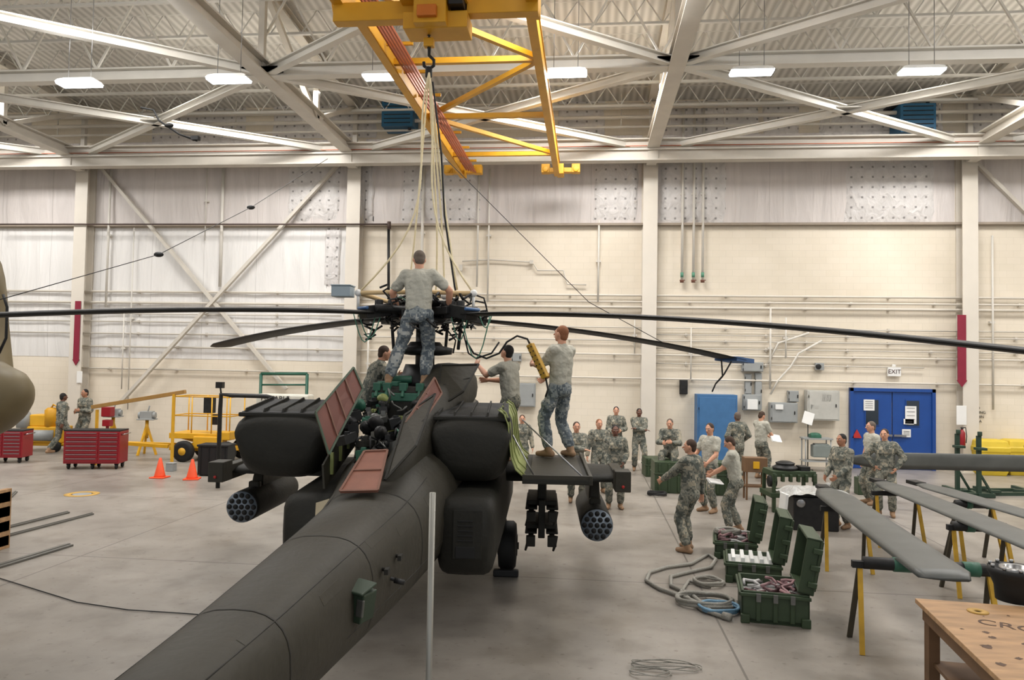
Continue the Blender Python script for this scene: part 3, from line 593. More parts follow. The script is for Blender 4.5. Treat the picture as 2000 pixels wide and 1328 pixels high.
b=hm(); b.cyl((0,0,2.5),(0,0,3.6),.13); b.disc_profile((0,0,2.6),ZZ,[(0,.4),(.1,.42),(.18,.3),(.3,.26)],24); b.disc_profile((0,0,3.02),ZZ,[(0,.2),(.02,.36),(.1,.38),(.13,.24),(.18,.2)],24)
mk('rotor_mast',b,DARK,heli)
b=hm(); b.disc_profile((0,0,hz-.16),ZZ,[(0,.22),(.02,.34),(.07,.36),(.1,.22),(.22,.2),(.25,.35),(.3,.36),(.32,.15),(.4,.12)],24)
mk('rotor_hub',b,DARK,heli)
tips=[CC(-5.98,15.1,3.19),W(1436,703,14.2),CC(3.78,4.85,3.01),CC(-6.7,5.35,2.95)]
hubw=V((hub.x,hub.y,hz))
def bladegeo(b,p0,p1,chord,droop,th=.055,root=.1,tipcut=True,N=16,vert=False):
    n=(p1-p0); n0=V((n.x,n.y,0)).normalized(); sd=V((-n0.y,n0.x,0)); tv=ZZ; rs=[]
    if vert: sd,tv=ZZ,sd
    for i in range(N+1):
        t=i/N; c=p0.lerp(p1,t); c.z=p0.z+(p1.z-p0.z)*(droop*t*t+(1-droop)*t)
        k=chord*(.45 if t<root*.5 else .75 if t<root else 1); w=k/2
        sh=0
        if tipcut and t>.95: sh=-.1*chord; w*=.8
        rs.append([c+sd*(w*u+sh)+tv*(th*v) for u,v in((-1,0),(-.6,.3),(0,.5),(.6,.55),(.93,.3),(1,0),(.9,-.25),(.4,-.4),(-.4,-.25))])
    b.loft(rs)
for i,t in enumerate(tips):
    d=(t-hubw); dn=V((d.x,d.y,0)).normalized(); dz=ZZ*-.06
    b=MB(); b.bar(hubw+dn*.2,hubw+dn*.62,.3,.1); b.cyl(hubw+dn*.5-V((0,0,.1)),hubw+dn*.5+V((0,0,.13)),.08); b.cyl(hubw+dn*.72-V((0,0,.1)),hubw+dn*.72+V((0,0,.12)),.055)
    b.bar(hubw+dn*.6,hubw+dn*.95+dz,.2,.16); sd=V((-dn.y,dn.x,0)); b.cyl(hubw+dn*.45+sd*.2-V((0,0,.5)),hubw+dn*.5+sd*.22,.022); b.cyl(hubw+dn*.3+sd*.16+V((0,0,.0)),hubw+dn*.85+sd*.16,.05)
    b.k=1; b.cyl(hubw+dn*.95-sd*.12,hubw+dn*.95+sd*.12,.022)
    mk('blade_grip',b,[DARK,M('blue_fitting',(60,96,140),.4)],heli,bevel=.01)
    b=MB(); bladegeo(b,hubw+dn*.85+dz,t,.53,.75); mk('rotor_blade',b,BLADE,heli,label='long black drooping main rotor blade')
t=tips[1]; b=MB(); dn=(t-hubw).normalized(); b.bar(t-dn*.3,t+dn*.25,.5,.08); mk('blade_cradle',b,M('cradle_blue',(48,84,130),.5),heli)
b=MB(); b.tube([t-dn*.5+V((0,-.25,-.05)),t-dn*.45+V((0,-.2,-.35)),t-dn*.6+V((0,0,-.5)),t-dn*.7+V((0,0,-.65))],.015); mk('cradle_strap',b,BLACK,heli)
b=MB(); b.tube([t-dn*.2+V((0,-.25,-.05)),t-dn*.4+V((0,-.2,-.3)),t-dn*.6+V((0,0,-.5))],.015); mk('cradle_strap',b,BLACK,heli)
for k,(mt,nn_,rr_) in enumerate(((DARK,28,.018),(BLACK,24,.014),(DULLM,10,.01),(GREENL,6,.008))):
    for i in range(nn_):
        b=MB(); a=R.uniform(0,2*pi); r=R.uniform(.25,.82); z=R.uniform(-.22,.2); p=hubw+V((cos(a)*r,sin(a)*r*.8,z)); pts=[p]
        for _ in range(6): pts.append(pts[-1]+V((R.uniform(-.11,.11),R.uniform(-.1,.1),R.uniform(-.08,.08))))
        b.tube(pts,rr_,6); mk('hub_hose',b,mt,heli)
for x0,x1,yb_ in((690,735,668),(700,745,660),(880,915,665),(900,958,700),(935,962,640)):
    b=MB(); b.tube([W(x0+(x1-x0)*t/8, 610+(yb_-610)*sin(pi*t/8),9.5) for t in range(9)],.008,6); mk('green_hose',b,GREENL,heli)
for pts in (((905,600),(930,588),(948,592),(952,610),(940,628)),((925,575),(945,582),(950,600)),((870,640),(890,665),(885,690)),((905,650),(915,690),(930,700),(960,690),(975,668))): b=MB(); b.tube([W(x,y,9.9) for x,y in pts],.012,6); mk('hub_cable',b,BLACK,heli)
hb=W(838,142,10.05)
fr=thing('rotor_lifting_fixture','tan padded lifting frame resting over the rotor hub','lifting frame',hubw+V((0,0,.2)))
cs=[W(700,572,9.9),W(925,573,9.7)]
for pts in((cs[0],cs[0].lerp(cs[1],.5)+V((0,0,.02)),cs[1]),(W(760,590,10.3),cs[0]),(cs[1],W(830,580,10.3),W(790,594,10.5))): b=MB(); b.tube(pts,.03,10); mk('padded_tube',b,M('foam_tan',(208,180,134),.8),fr)
for c in cs[:2]+[W(868,578,9.9)]: b=MB(); b.ell(c,(.05,.05,.05)); b.cyl(c-V((0,0,.22)),c,.02); mk('frame_foot',b,WHITE,fr)
b=MB(); p=W(670,570,9.9); b.box(p,(.26,.2,.14)); b.box(p+V((.0,0,.08)),(.28,.22,.02)); mk('control_box',b,M('box_bluegrey',(148,162,170),.5),fr,bevel=.01)
for i,(e,bul) in enumerate(((cs[0],.42),(cs[1],-.3),(W(868,578,9.9),.03),(W(795,590,10.3),.02),(W(850,590,10.3),.05),(W(893,566,9.9),-.02))):
    pts=[]
    for t in range(15):
        u=t/14; p=hb.lerp(e,u); p+=V((bul*sin(pi*u**1.6),0,0)); pts.append(p)
    b=MB(); b.tube(pts,.013,7); mk('lifting_sling',b,TAN,label='cream rope sling hanging from the crane hook to the rotor frame',cat='rope',group='lifting slings')
b=MB(); b.tube([W(845,160,10.0),W(862,300,9.9),W(868,420,9.8),W(888,560,9.8),W(897,600,9.8)],.013,7); mk('black_cable',b,BLACK,label='black cable hanging from crane to rotor hub',cat='cable')
b=MB(); b.tube([W(870,310,14),W(1040,480,13.6),W(1150,590,13.5),W(1300,672,13.6)],.007,6); mk('thin_wire',b,DARK,label='thin dark stay wire sloping down behind the rotor',cat='wire')
b=MB(); b.tube([W(640,310,20),W(490,405,17),W(310,497,14),W(0,585,11)],.007,6); b.ell(W(490,405,17),(.1,.05,.05)); b.ell(W(310,497,14),(.1,.05,.05)); mk('thin_wire',b,DARK,label='thin dark wire strung across the hangar',cat='wire')
b=MB(); b.tube([W(275,210,15),W(300,215,15),W(310,235,15),W(350,262,15),W(385,275,15)],.02,8); b.ell(W(330,245,15),(.1,.05,.05)); b.box(W(382,270,15),(.15,.1,.08)); mk('hanging_cable',b,BLACK,label='black hanging pendant cable near the roof steel',cat='cable')
# second aircraft
b=MB(); q=W(74,762,12.0); rs=[]
def yz(x,zc_,hy,hz_,p=2.2,n=24): return [(x,q.y-.2+hy*math.copysign(abs(cos(2*pi*i/n))**(2/p),cos(2*pi*i/n)),zc_+hz_*math.copysign(abs(sin(2*pi*i/n))**(2/p),sin(2*pi*i/n))) for i in range(n)]
for dx,z,hy,hz_ in((0,2.3,.06,.06),(-.06,2.3,.22,.25),(-.2,2.28,.34,.4),(-.4,2.24,.42,.52),(-.6,2.24,.46,.62),(-.66,2.8,.38,1.2),(-.74,3.1,.42,1.5),(-1.8,3.1,.9,1.75),(-5,3.1,1.1,1.8)): rs.append(yz(q.x+dx,z,hy,hz_))
b.loft(rs); o2=thing('helicopter','olive-tan parked helicopter nose with rounded lower bulge','helicopter',(q.x-2,q.y,0)); mk('fuselage',b,M('olive_tan',(98,86,58),.55,0,.2,2),o2)
b=MB(); b.tube([W(6,575,11.2),W(14,600,11.2),W(12,660,11.2),W(-2,690,11.2)],.02); mk('grab_rail',b,BLACK,o2)
b=MB(); b.cyl((q.x-2.2,q.y,0.33),(q.x-2.2,q.y,1.6),.08); b.disc_profile((q.x-2.35,q.y,.35),(1,0,0),[(0,.3),(.05,.35),(.25,.35),(.3,.3)]); mk('nose_gear',b,BLACK,o2)
p=W(845,962,4.0); b=MB(); b.cyl((p.x,p.y,0),p,.017); b.cyl(p-V((0,0,1.02)),p-V((0,0,1.0)),.02); b.cyl((p.x,p.y,0),(p.x,p.y,.02),.2); mk('support_pole',b,M('pole_grey',(150,148,140),.4,.4),label='thin grey metal pole standing near the tail boom',cat='pole')
# ---------------- PEOPLE
TEX=bpy.data.textures.new('folds','CLOUDS'); TEX.noise_scale=.09
def rm(mb,mat,vox,sm=3,disp=0):
    me=bpy.data.meshes.new('tmp'); me.from_pydata(mb.v,[],mb.f); o=bpy.data.objects.new('tmp',me); COL.objects.link(o)
    m=o.modifiers.new('r','REMESH'); m.mode='VOXEL'; m.voxel_size=vox
    if sm: s=o.modifiers.new('s','SMOOTH'); s.factor=.5; s.iterations=sm
    if disp: d=o.modifiers.new('d','DISPLACE'); d.texture=TEX; d.strength=disp; d.mid_level=.45
    dg=bpy.context.evaluated_depsgraph_get(); m2=bpy.data.meshes.new_from_object(o.evaluated_get(dg)); bpy.data.objects.remove(o); bpy.data.meshes.remove(me)
    m2.materials.clear(); m2.materials.append(mat); m2.polygons.foreach_set('use_smooth',[True]*len(m2.polygons)); return m2
def ik(a,b,l1,l2,pole):
    d=b-a; L=max(.12,min(d.length,l1+l2-.003)); n=d.normalized(); x=(l1*l1-l2*l2+L*L)/(2*L); h=math.sqrt(max(0,l1*l1-x*x)); p=pole-n*pole.dot(n); p.normalize()
    return a+n*x+p*h, a+n*L
def person(pos,yaw,label,H=1.78,top='acu',pel=(0,0,.94),lean=(0,0),twist=0,fl=(-.12,0,.09),fr=(.12,0,.09),hl=None,hr=None,head=(0,0),skin=SKIN,hair=HAIRB,near=False,pl=None,pr=None,curl=.5,cm=None,kp=None,group=None):
    cm=cm or CAMO; vox=.0085 if near else .0095
    P=V(pel); up_=V((sin(lean[1]),sin(lean[0]),max(.2,cos(lean[0])*cos(lean[1])))).normalized()
    tw=radians(twist); side=V((cos(tw),sin(tw),0)); side=(side-up_*side.dot(up_)).normalized(); fT=up_.cross(side)
    C=P+up_*.33; NB=P+up_*.53
    pf=V((fT.x,fT.y,0)).normalized()
    hl=V(hl) if hl else P+V((-.3,.04,-.14)); hr=V(hr) if hr else P+V((.3,.04,-.14))
    hy=radians(head[0]); hp=radians(head[1])
    hf=(Matrix.Rotation(hy,3,'Z')@V((fT.x,fT.y,0)).normalized()); hs=hf.cross(ZZ).normalized(); hf=hf*cos(hp)+ZZ*sin(hp); hu=hs.cross(hf)
    hc=NB+(up_*.6+ZZ*.4)*.155+hf*.025
    hfr=(hs,hf,hu)
    body=MB(); sh=MB(); tr=MB(); hh=MB(); ey=MB(); br=MB()
    body.ell(hc,(.073,.092,.11),hfr,16,12); body.ell(hc-hu*.055+hf*.028,(.052,.058,.052),hfr); body.ell(hc-hu*.088+hf*.06,(.022,.02,.018),hfr)
    body.cap(hc+hf*.088+hu*.012,hc+hf*.112-hu*.022,.010,.015); body.ell(hc+hf*.082+hu*.03,(.05,.016,.012),hfr)
    body.ell(hc+hf*.086-hu*.052,(.024,.012,.010),hfr)
    for s in(-1,1): body.ell(hc+hs*s*.076-hf*.005-hu*.005,(.01,.019,.03),hfr)
    body.cap(NB-up_*.04,hc-hu*.05-hf*.015,.06,.054)
    fr3=(side,fT,up_)
    body.ell(C+up_*.05,(.15,.1,.17),fr3); body.ell(P+up_*.02,(.135,.1,.13),fr3); body.cap(P+up_*.1,C,.1,.11)
    st_=top=='acu'
    big=(.2,.14,.195) if st_ else (.188,.128,.19)
    sh.ell(C+up_*.045,big,fr3); sh.cap(P+up_*.04-side*.05,C-side*.05,.114+.008*st_,.124); sh.cap(P+up_*.04+side*.05,C+side*.05,.114+.008*st_,.124)
    sh.cap(NB-up_*.045,NB-up_*.0,.078,.06 if not st_ else .068)
    if st_:
        sh.ell(P-up_*.05,(.18,.136,.155),fr3)
        for s in(-1,1): sh.box(C+side*s*.085+fT*.128+up_*.03,(.09,.03,.1),Matrix((side,fT,up_)).transposed().to_4x4())
    tr.ell(P-up_*.0,(.162,.12,.13),fr3); tr.ell(P-fT*.035-ZZ*.04,(.155,.108,.12),fr3)
    for s,h,po in((-1,hl,pl),(1,hr,pr)):
        S=P+up_*.475+side*s*.172; pole=V(po) if po else (side*s*.5-fT*.7-ZZ*.35)
        E,Wr=ik(S,h,.29,.255,pole)
        body.cap(S,E,.054,.044); body.cap(E,E.lerp(Wr,.35),.044,.045); body.cap(E.lerp(Wr,.35),Wr,.045,.028)
        sh.cap(S-side*s*.05-up_*.01,S,.084,.078)
        if st_: sh.cap(S,E,.078,.067); sh.cap(E,Wr-(Wr-E)*.04,.067,.048)
        else: q=S.lerp(E,.66); sh.cap(S,q,.074,.07)
        d=(Wr-E).normalized()
        pn=-side*s if abs(d.dot(side))<.7 else -ZZ
        pn=(pn-d*pn.dot(d)).normalized(); ss=d.cross(pn)
        if ss.dot(pf)<0 and abs(d.z)>.6: ss=-ss
        elif abs(d.z)<=.6 and ss.z<0: ss=-ss
        body.ell(Wr+d*.05,(.04,.017,.055),(ss,pn,d)); body.cap(Wr,Wr+d*.03,.027,.026)
        for k,(o_,l) in enumerate(((.033,.068),(.011,.078),(-.011,.072),(-.033,.056))):
            a=Wr+d*.092+ss*o_; fan=(d+ss*o_*5).normalized(); c1=curl*.7; c2=curl*1.7
            m1=a+(fan*cos(c1)+pn*sin(c1))*l*.5; m2=m1+(fan*cos(c2)+pn*sin(c2))*l*.5
            body.cap(a-d*.02,m1,.0098,.009,8); body.cap(m1,m2,.009,.008,8)
        a=Wr+d*.03+ss*.03; m1=a+(d*.6+ss*.7+pn*.3).normalized()*.04; m2=m1+(d*.85+ss*.25+pn*.35).normalized()*.032
        body.cap(a,m1,.013,.011,8); body.cap(m1,m2,.011,.009,8)
    bts=[]
    for s,ft in((-1,fl),(1,fr)):
        A=V(ft); hip=P+side*s*.088-up_*.03; pole=V(kp) if kp else (pf+V((s*.15,0,0)))
        K,A2=ik(hip,A,.44,.43,pole)
        body.cap(hip,K,.07,.05); body.cap(K,A2,.05,.035)
        tr.cap(hip,K,.1,.08); tr.cap(K,K.lerp(A2,.4),.078,.08); tr.cap(K.lerp(A2,.4),K.lerp(A2,.8),.08,.072)
        tr.ell(hip.lerp(K,.6)+side*s*.065,(.03,.075,.09),(side,pf,ZZ)) 
        fd=(Matrix.Rotation(-s*.2,3,'Z')@pf)
        bt=MB(); bt.cap(K.lerp(A2,.68),A2,.057,.052); so=A2-ZZ*.045
        bt.cap(so-fd*.045,so+fd*.08,.045,.045); bt.cap(so+fd*.08-ZZ*.005,so+fd*.165-ZZ*.008,.044,.036); bts.append(bt)
        body.cap(A2-ZZ*.03,A2-ZZ*.04+fd*.12,.03,.025)
    hh.ell(hc+hu*.03-hf*.016,(.0785,.09,.09),hfr,16,12); hh.ell(hc-hf*.045-hu*.02,(.068,.055,.075),hfr)
    for s in(-1,1):
        ey.k=0; ey.ell(hc+hf*.083+hs*s*.03+hu*.008,(.014,.01,.008),hfr,8,6); ey.k=1; ey.ell(hc+hf*.09+hs*s*.03+hu*.008,(.006,.006,.007),hfr,8,6)
        br.cap(hc+hf*.09+hs*s*.018+hu*.03,hc+hf*.084+hs*s*.045+hu*.03,.005,.004,6)
    br.k=1; br.cap(hc+hf*.096-hu*.05-hs*.02,hc+hf*.096-hu*.05+hs*.02,.0045,.0045,6)
    k=H/1.78
    o=bpy.data.objects.new('person',rm(body,skin,vox,2)); COL.objects.link(o); o.location=V(pos); o.rotation_euler=(0,0,radians(yaw)); o.scale=(k,k,k); WP[o]=V(pos)
    o['label']=label; o['category']='person'
    if group:o['group']=group
    def ch(nm,me):
        c=bpy.data.objects.new(nm,me); COL.objects.link(c); c.parent=o; return c
    ch('uniform_jacket' if st_ else 't_shirt',rm(sh,cm if st_ else TEE,.013,3,.028)); ch('trousers',rm(tr,cm,.013,3,.034))
    for bt in bts: ch('boot',rm(bt,BOOT,.012,2))
    ch('hair',rm(hh,hair,.011,1))
    for nm,g,ms in(('eyes',ey,[EYEW,HAIRK]),('brows_and_lips',br,[hair,LIP])):
        me=bpy.data.meshes.new(nm); me.from_pydata(g.v,[],g.f)
        for m in ms: me.materials.append(m)
        me.polygons.foreach_set('material_index',g.mi); ch(nm,me)
    return o
CR=dict(hl=(.10,.2,1.19),hr=(-.11,.23,1.16),pl=(-.8,.1,-.6),pr=(.8,.1,-.6),curl=.3)
tp=W(802,752,9.35); person((tp.x,tp.y,2.62),3,'person in grey t-shirt standing on helicopter working at rotor hub',1.8,'tee',pel=(.08,0,.93),lean=(.14,-.03),fl=(-.27,-.05,.09),fr=(.16,.08,.09),hl=(-.24,.28,.97),hr=(.42,.26,1.0),pl=(-1,-.3,0),pr=(1,-.3,0),head=(16,-18),hair=HAIRG,near=True,cm=CAMO2)
q=HM@V((-1.0,1.0,1.5)); person(q,-60,'person in camouflage leaning in beside the rotor mast',1.75,'acu',lean=(.35,0),hl=(-.2,.5,1.25),hr=(.2,.5,1.2),head=(0,-10),near=True)
q=HM@V((1.12,1.02,1.5)); person(q,62,'person in grey t-shirt reaching up to the rotor mast cables',1.75,'tee',lean=(.1,0),hl=(-.15,.5,1.42),hr=(.1,.48,1.2),pl=(-.5,0,-1),pr=(.5,0,-1),head=(0,20),hair=HAIRK,near=True)
q=W(1094,893,10.05); q4=V((q.x,q.y,1.68)); person(q4,52,'person in grey t-shirt holding a yellow control pendant',1.82,'tee',lean=(-.05,.0),pel=(-.02,0,.94),fl=(-.14,.08,.09),fr=(.12,-.08,.09),hl=(-.12,.4,1.22),hr=(.12,.36,1.05),pl=(-.5,-.3,-1),pr=(.5,-.3,-1),head=(5,8),hair=HAIRR,near=True,cm=CAMO2,curl=.9)
o=thing('control_pendant','yellow pendant control box with black buttons held by person','control box',q4+V((-.42,.2,1.15)))
p0,p1=W(1035,672,9.85),W(1066,738,9.75)
b=MB(); b.bar(p0,p1,.09,.09,(-.5,-1,0)); mk('pendant_case',b,M('pendant_ochre',(176,136,44),.55,0,.2,12),o,bevel=.012)
n=(p1-p0).normalized(); vv=V((-.5,-1,0)).normalized(); sdv=n.cross(vv).normalized()
for i in range(7):
    c=p0.lerp(p1,.1+i*.13)+vv*.045
    for sx in(-.024,.024): b=MB(); b.box(c+sdv*sx,(.016,.016,.016)); mk('button',b,BLACK,o)
b=MB(); b.tube([p0+V((0,0,0)),W(1030,662,9.85),W(1010,656,9.9),W(990,668,9.9),W(975,690,9.9),W(950,700,9.9),W(925,690,9.9),W(910,665,9.9)],.014,8); mk('pendant_cable',b,BLACK,o)
b=MB(); b.tube([p1,p1+V((.03,0,-.15)),p1+V((.0,0,-.25))],.012,8); mk('pendant_cable',b,BLACK,o)
def fp(px,py,yaw,label,**k): return person(FL(px,py),yaw,label,**k)
fp(1018,938,185,'person in camouflage standing behind the helicopter',H=1.7)
fp(1125,980,190,'person in camouflage standing with arms folded watching',H=1.76,lean=(-.03,.02),**CR)
fp(1168,962,195,'person in camouflage standing with hands down watching',H=1.74,hair=HAIRR)
fp(1200,993,182,'dark-skinned person in camouflage standing watching',H=1.76,skin=SKIND,hair=HAIRK,hl=(-.16,.2,.98),hr=(.14,.2,.95))
fp(1202,918,178,'person in camouflage standing near the wall',H=1.84,hair=HAIRK,hl=(-.14,.22,1.1),hr=(.1,.22,1.05))
fp(1247,919,185,'person in camouflage standing with arms folded near the wall',H=1.8,skin=SKIND,hair=HAIRK,fl=(-.16,.04,.09),**CR)
s_=FL(1310,958); person((s_.x,s_.y+.25,.28),165,'person in camouflage seated on green cases',H=1.8,pel=(0,-.12,.62),lean=(.25,0),fl=(-.14,.36,.16),fr=(.14,.34,.12),hl=(-.1,.32,.86),hr=(.12,.34,.84),head=(0,-8),hair=HAIRG)
fp(1347,1077,48,'person in camouflage gesturing with one arm outstretched',H=1.82,hl=(-.14,.5,1.02),hr=(.3,-.02,.83),pl=(-.3,-.5,-1),head=(25,0),near=True,fl=(-.13,-.05,.09),fr=(.12,.1,.09),lean=(-.03,0))
fp(1386,1000,130,'person in grey t-shirt with camouflage trousers standing',top='tee',H=1.85,hl=(-.2,.3,1.0),hr=(.2,.3,1.05),head=(10,-8),hair=HAIRB)
fp(1436,1040,75,'person in grey t-shirt looking down at a white paper',top='tee',H=1.76,hl=(-.1,.42,1.02),hr=(.16,.38,1.06),lean=(.14,0),pl=(-.3,-.6,-1),pr=(.6,-.6,-.6),head=(0,-28),hair=HAIRB,near=True,fl=(-.12,.08,.09),fr=(.12,-.06,.09))
fp(1440,940,20,'person in camouflage facing the wall',H=1.84,hair=HAIRG,skin=SKIND,hl=(-.2,.22,1.1),hr=(.25,.15,1.0))
fp(1486,935,-55,'person in grey t-shirt reading papers in hand',top='tee',H=1.85,hl=(-.08,.35,1.08),hr=(.12,.35,1.05),head=(0,-25),hair=HAIRB)
fp(1645,1030,120,'person in camouflage standing with hands together',H=1.78,hair=HAIRK,skin=SKINM,hl=(-.12,.25,.98),hr=(.16,.24,.96))
fp(1703,985,100,'person in grey t-shirt standing behind another',top='tee',H=1.86,hair=HAIRG)
fp(1730,1008,155,'person in camouflage standing with hand on hip',H=1.8,hl=(-.2,.12,.98),hr=(.2,.05,1.0),pl=(-1,-.3,-.2),pr=(1,-.3,-.1),hair=HAIRB,head=(-10,0),lean=(0,.03))
fp(118,886,-30,'dark-skinned person in camouflage walking',H=1.88,skin=SKIND,hair=HAIRK,fl=(-.1,-.28,.12),fr=(.1,.22,.09),hl=(-.28,.15,.85),hr=(.28,-.12,.84))
fp(163,880,165,'person in camouflage standing with hands at chest',H=1.98,hl=(-.1,.22,1.15),hr=(.12,.2,1.1),skin=SKINM,hair=HAIRK)
def paper(px,py,d,w=.28,h=.2,tilt=.6,rz=0,lab='white sheets of paper held in a hand'):
    p=W(px,py,d); b=MB(); b.box(p,(w,h,.006),(tilt,0.1,rz)); b.box(p+V((.01,.01,.008)),(w,h,.004),(tilt,.15,rz+.1)); mk('paper_sheet',b,WHITE,label=lab,cat='paper')
d14=(FL(1436,1040)-CAM).dot(fw); paper(1396,940,d14-.05,.26,.2,.3,.2)
d16=(FL(1486,935)-CAM).dot(fw); paper(1515,856,d16-.1,.3,.24,.8,.3)
# ---------------- LEFT SIDE EQUIPMENT
def chest(px0,px1,pyb,pyt,lab,yd=.6):
    a=FL(px0,pyb); c=FL(px1,pyb); w=(c-a).length; ang=math.atan2(c.y-a.y,c.x-a.x); Mx=Matrix.Translation(a)@Matrix.Rotation(ang,4,'Z')
    s=F/((a-CAM).dot(fw)); h=(pyb-pyt)/s
    o=thing('tool_chest',lab,'tool chest',(Mx@V((w/2,yd/2,0))),'red tool chests')
    b=MB(Mx); b.box((w/2,yd/2,.15+(h-.15)/2),(w,yd,h-.15)); mk('body',b,RED,o,bevel=.015)
    b=MB(Mx); b.box((w/2,yd/2,h+.01),(w,yd,.03)); mk('top_mat',b,BLACK,o)
    nr=7
    for cx0,cw in((w*.03,w*.58),(w*.64,w*.33)):
        for i in range(nr):
            hh_=(h-.22)/nr; z=.2+i*hh_; b=MB(Mx); b.box((cx0+cw/2,-.01,z+hh_*.45),(cw,.02,hh_*.86)); dr=mk('drawer',b,RED,o,bevel=.004); b=MB(Mx); b.box((cx0+cw/2,-.03,z+hh_*.72),(cw*.92,.02,.015)); mk('handle',b,METAL,dr)
    for x in(.1,w*.5,w-.1):
        for y in(.1,yd-.1): b=MB(Mx); b.disc_profile((x-.025,y,.07),(1,0,0),[(0,.06),(.01,.07),(.04,.07),(.05,.06)],14); b.box((x,y,.13),(.08,.08,.04)); mk('caster',b,BLACK,o)
    b=MB(Mx); b.tube([(w+.0,.1,h-.1),(w+.08,.1,h-.08),(w+.08,yd-.1,h-.08),(w,yd-.1,h-.1)],.014); mk('side_handle',b,METAL,o)
chest(122,232,917,842,'red rolling tool chest with many drawers and black top')
chest(-60,42,905,842,'red rolling tool chest beside the parked helicopter')
def FM(px,py,rz=0): return Matrix.Translation(FL(px,py))@Matrix.Rotation(rz,4,'Z')
co=None
for px,py in((312,933),(375,936)):
    p=FL(px,py)
    if co is None:
        co=thing('traffic_cone','orange traffic cone standing on the concrete floor','traffic cone',p,'orange traffic cones')
        b=MB(); b.M=Matrix.Translation(p); b.disc_profile((0,0,.02),ZZ,[(0,.14),(.05,.125),(.46,.03),(.47,.02)],20); mk('cone_body',b,ORANGE,co)
        b=MB(); b.M=Matrix.Translation(p); b.box((0,0,.015),(.36,.36,.03)); mk('cone_base',b,ORANGE,co,bevel=.01)
    else: dup(co,p,.3)
b=MB(FM(414,930,.1)); b.box((0,.25,.38),(.75,.5,.72)); b.box((0,.25,.76),(.8,.55,.05)); 
for i in range(4): b.box((-.3+i*.2,-.01,.38),(.02,.02,.7))
for x in(-.3,.3): b.cyl((x,.1,.0),(x,.1,.04),.04)
mk('black_case',b,BLACK,bevel=.015,label='black shipping case with ribbed sides by the yellow lift',cat='case')
b=MB(FM(330,921,0)); b.box((0,.1,.1),(.2,.2,.2)); b.box((0,.1,.21),(.22,.22,.02)); mk('small_box',b,GREYM,bevel=.01,label='small grey box behind the traffic cone',cat='box')
Mx=FM(375,905,.0); o=thing('maintenance_stand','low yellow wheeled maintenance stand with thin guard rails','work platform',FL(375,905),)
b=MB(Mx); b.box((-.05,.9,.72),(1.8,1.0,.16)); b.box((-.05,.9,.35),(1.9,.8,.12)); 
for s in(-1,1): b.bar((-.8,.9+s*.35,.36),(.7,.9+s*.35,.7),.06,.08); b.bar((.7,.9+s*.35,.36),(-.8,.9+s*.35,.7),.06,.08)
mk('scissor_base',b,YEL,o,bevel=.01)
b=MB(Mx); b.box((.25,.5,.55),(.9,.3,.35)); b.box((.7,.55,.75),(.4,.4,.25)); mk('engine_housing',b,YEL,o,bevel=.03)
b=MB(Mx)
for x in(-.9,-.3,.3,.85):
    for y in(.45,1.35): b.cyl((x,y,.8),(x,y,1.85),.018)
for z in(1.3,1.85):
    b.tube([(-.9,.45,z),(.85,.45,z),(.85,1.35,z),(-.9,1.35,z)],.018,8,True)
mk('guard_rail',b,YEL,o)
b=MB(Mx); b.box((.1,.7,1.6),(.28,.2,.45)); b.box((.35,.6,1.2),(.15,.15,.3)); mk('control_box',b,DARK,o,bevel=.01)
for x,y in((-.4,.25),(.8,.35),(-.4,1.4),(.8,1.4)):
    b=MB(Mx); b.disc_profile((x,y-.1,.3),(0,1,0),[(0,.22),(.02,.3),(.16,.3),(.18,.22)],20); b.k=1; b.disc_profile((x,y-.11,.3),(0,1,0),[(0,.11),(.2,.11)],16); mk('wheel',b,[BLACK,YEL],o)
b=MB(Mx); b.bar((-.9,.3,.42),(-2.3,.1,.5),.1,.1); b.bar((-.9,.8,.42),(-2.3,.1,.5),.1,.1); b.box((-2.4,.1,.45),(.2,.12,.12)); b.cyl((-2.3,.1,.0),(-2.3,.1,.4),.03); mk('tow_bar',b,YEL,o,bevel=.008)
def grinder(px,py):
    Mx=FM(px,py,.2); o=thing('bench_grinder_stand','grey machine on a yellow splayed stand','grinder stand',FL(px,py),'machines on yellow stands')
    b=MB(Mx)
    for i in range(3): a=i*2.1; b.bar((0,0,.9),(.3*cos(a),.3*sin(a),0),.06,.06)
    b.cyl((0,0,.5),(0,0,1.05),.05); mk('stand',b,YEL,o)
    b=MB(Mx); b.box((0,0,1.2),(.35,.25,.25)); b.cyl((-.25,0,1.2),(.25,0,1.2),.1); b.box((0,0,1.08),(.5,.35,.04)); b.cyl((.05,-.1,1.3),(.1,-.1,1.5),.02); mk('machine_head',b,GREYM,o,bevel=.01)
grinder(219,880); grinder(285,888)
o=thing('long_rail','long tan-brown beam resting on supports','beam',W(270,860,19.8)); b=MB(); b.bar(W(180,795,20.3),W(362,765,19.8),.1,.1); mk('beam',b,M('rail_brown',(166,126,66),.6),o,bevel=.005)
for x,yt,d in((190,800,20.3),(340,770,19.8)): b=MB(); p=W(x,yt,d); b.bar(p,(p.x,p.y,0),.06,.06,(0,1,0)); mk('support',b,YEL,o)
Mx=FM(78,882,.1); o=thing('ground_power_unit','yellow wheeled compressor unit near the wall','compressor',FL(78,882))
b=MB(Mx); b.box((0,.3,.52),(1.3,.6,.5)); b.box((-.1,.3,.95),(.6,.5,.36)); b.box((.1,.3,.22),(1.4,.5,.1)); mk('housing',b,YEL,o,bevel=.03)
b=MB(Mx); b.cyl((-.5,.0,.5),(.4,.0,.5),.17); b.disc_profile((-.6,.1,.72),ZZ,[(0,.2),(.3,.22),(.5,.15),(.55,.05)]); mk('tank',b,GREYM,o)
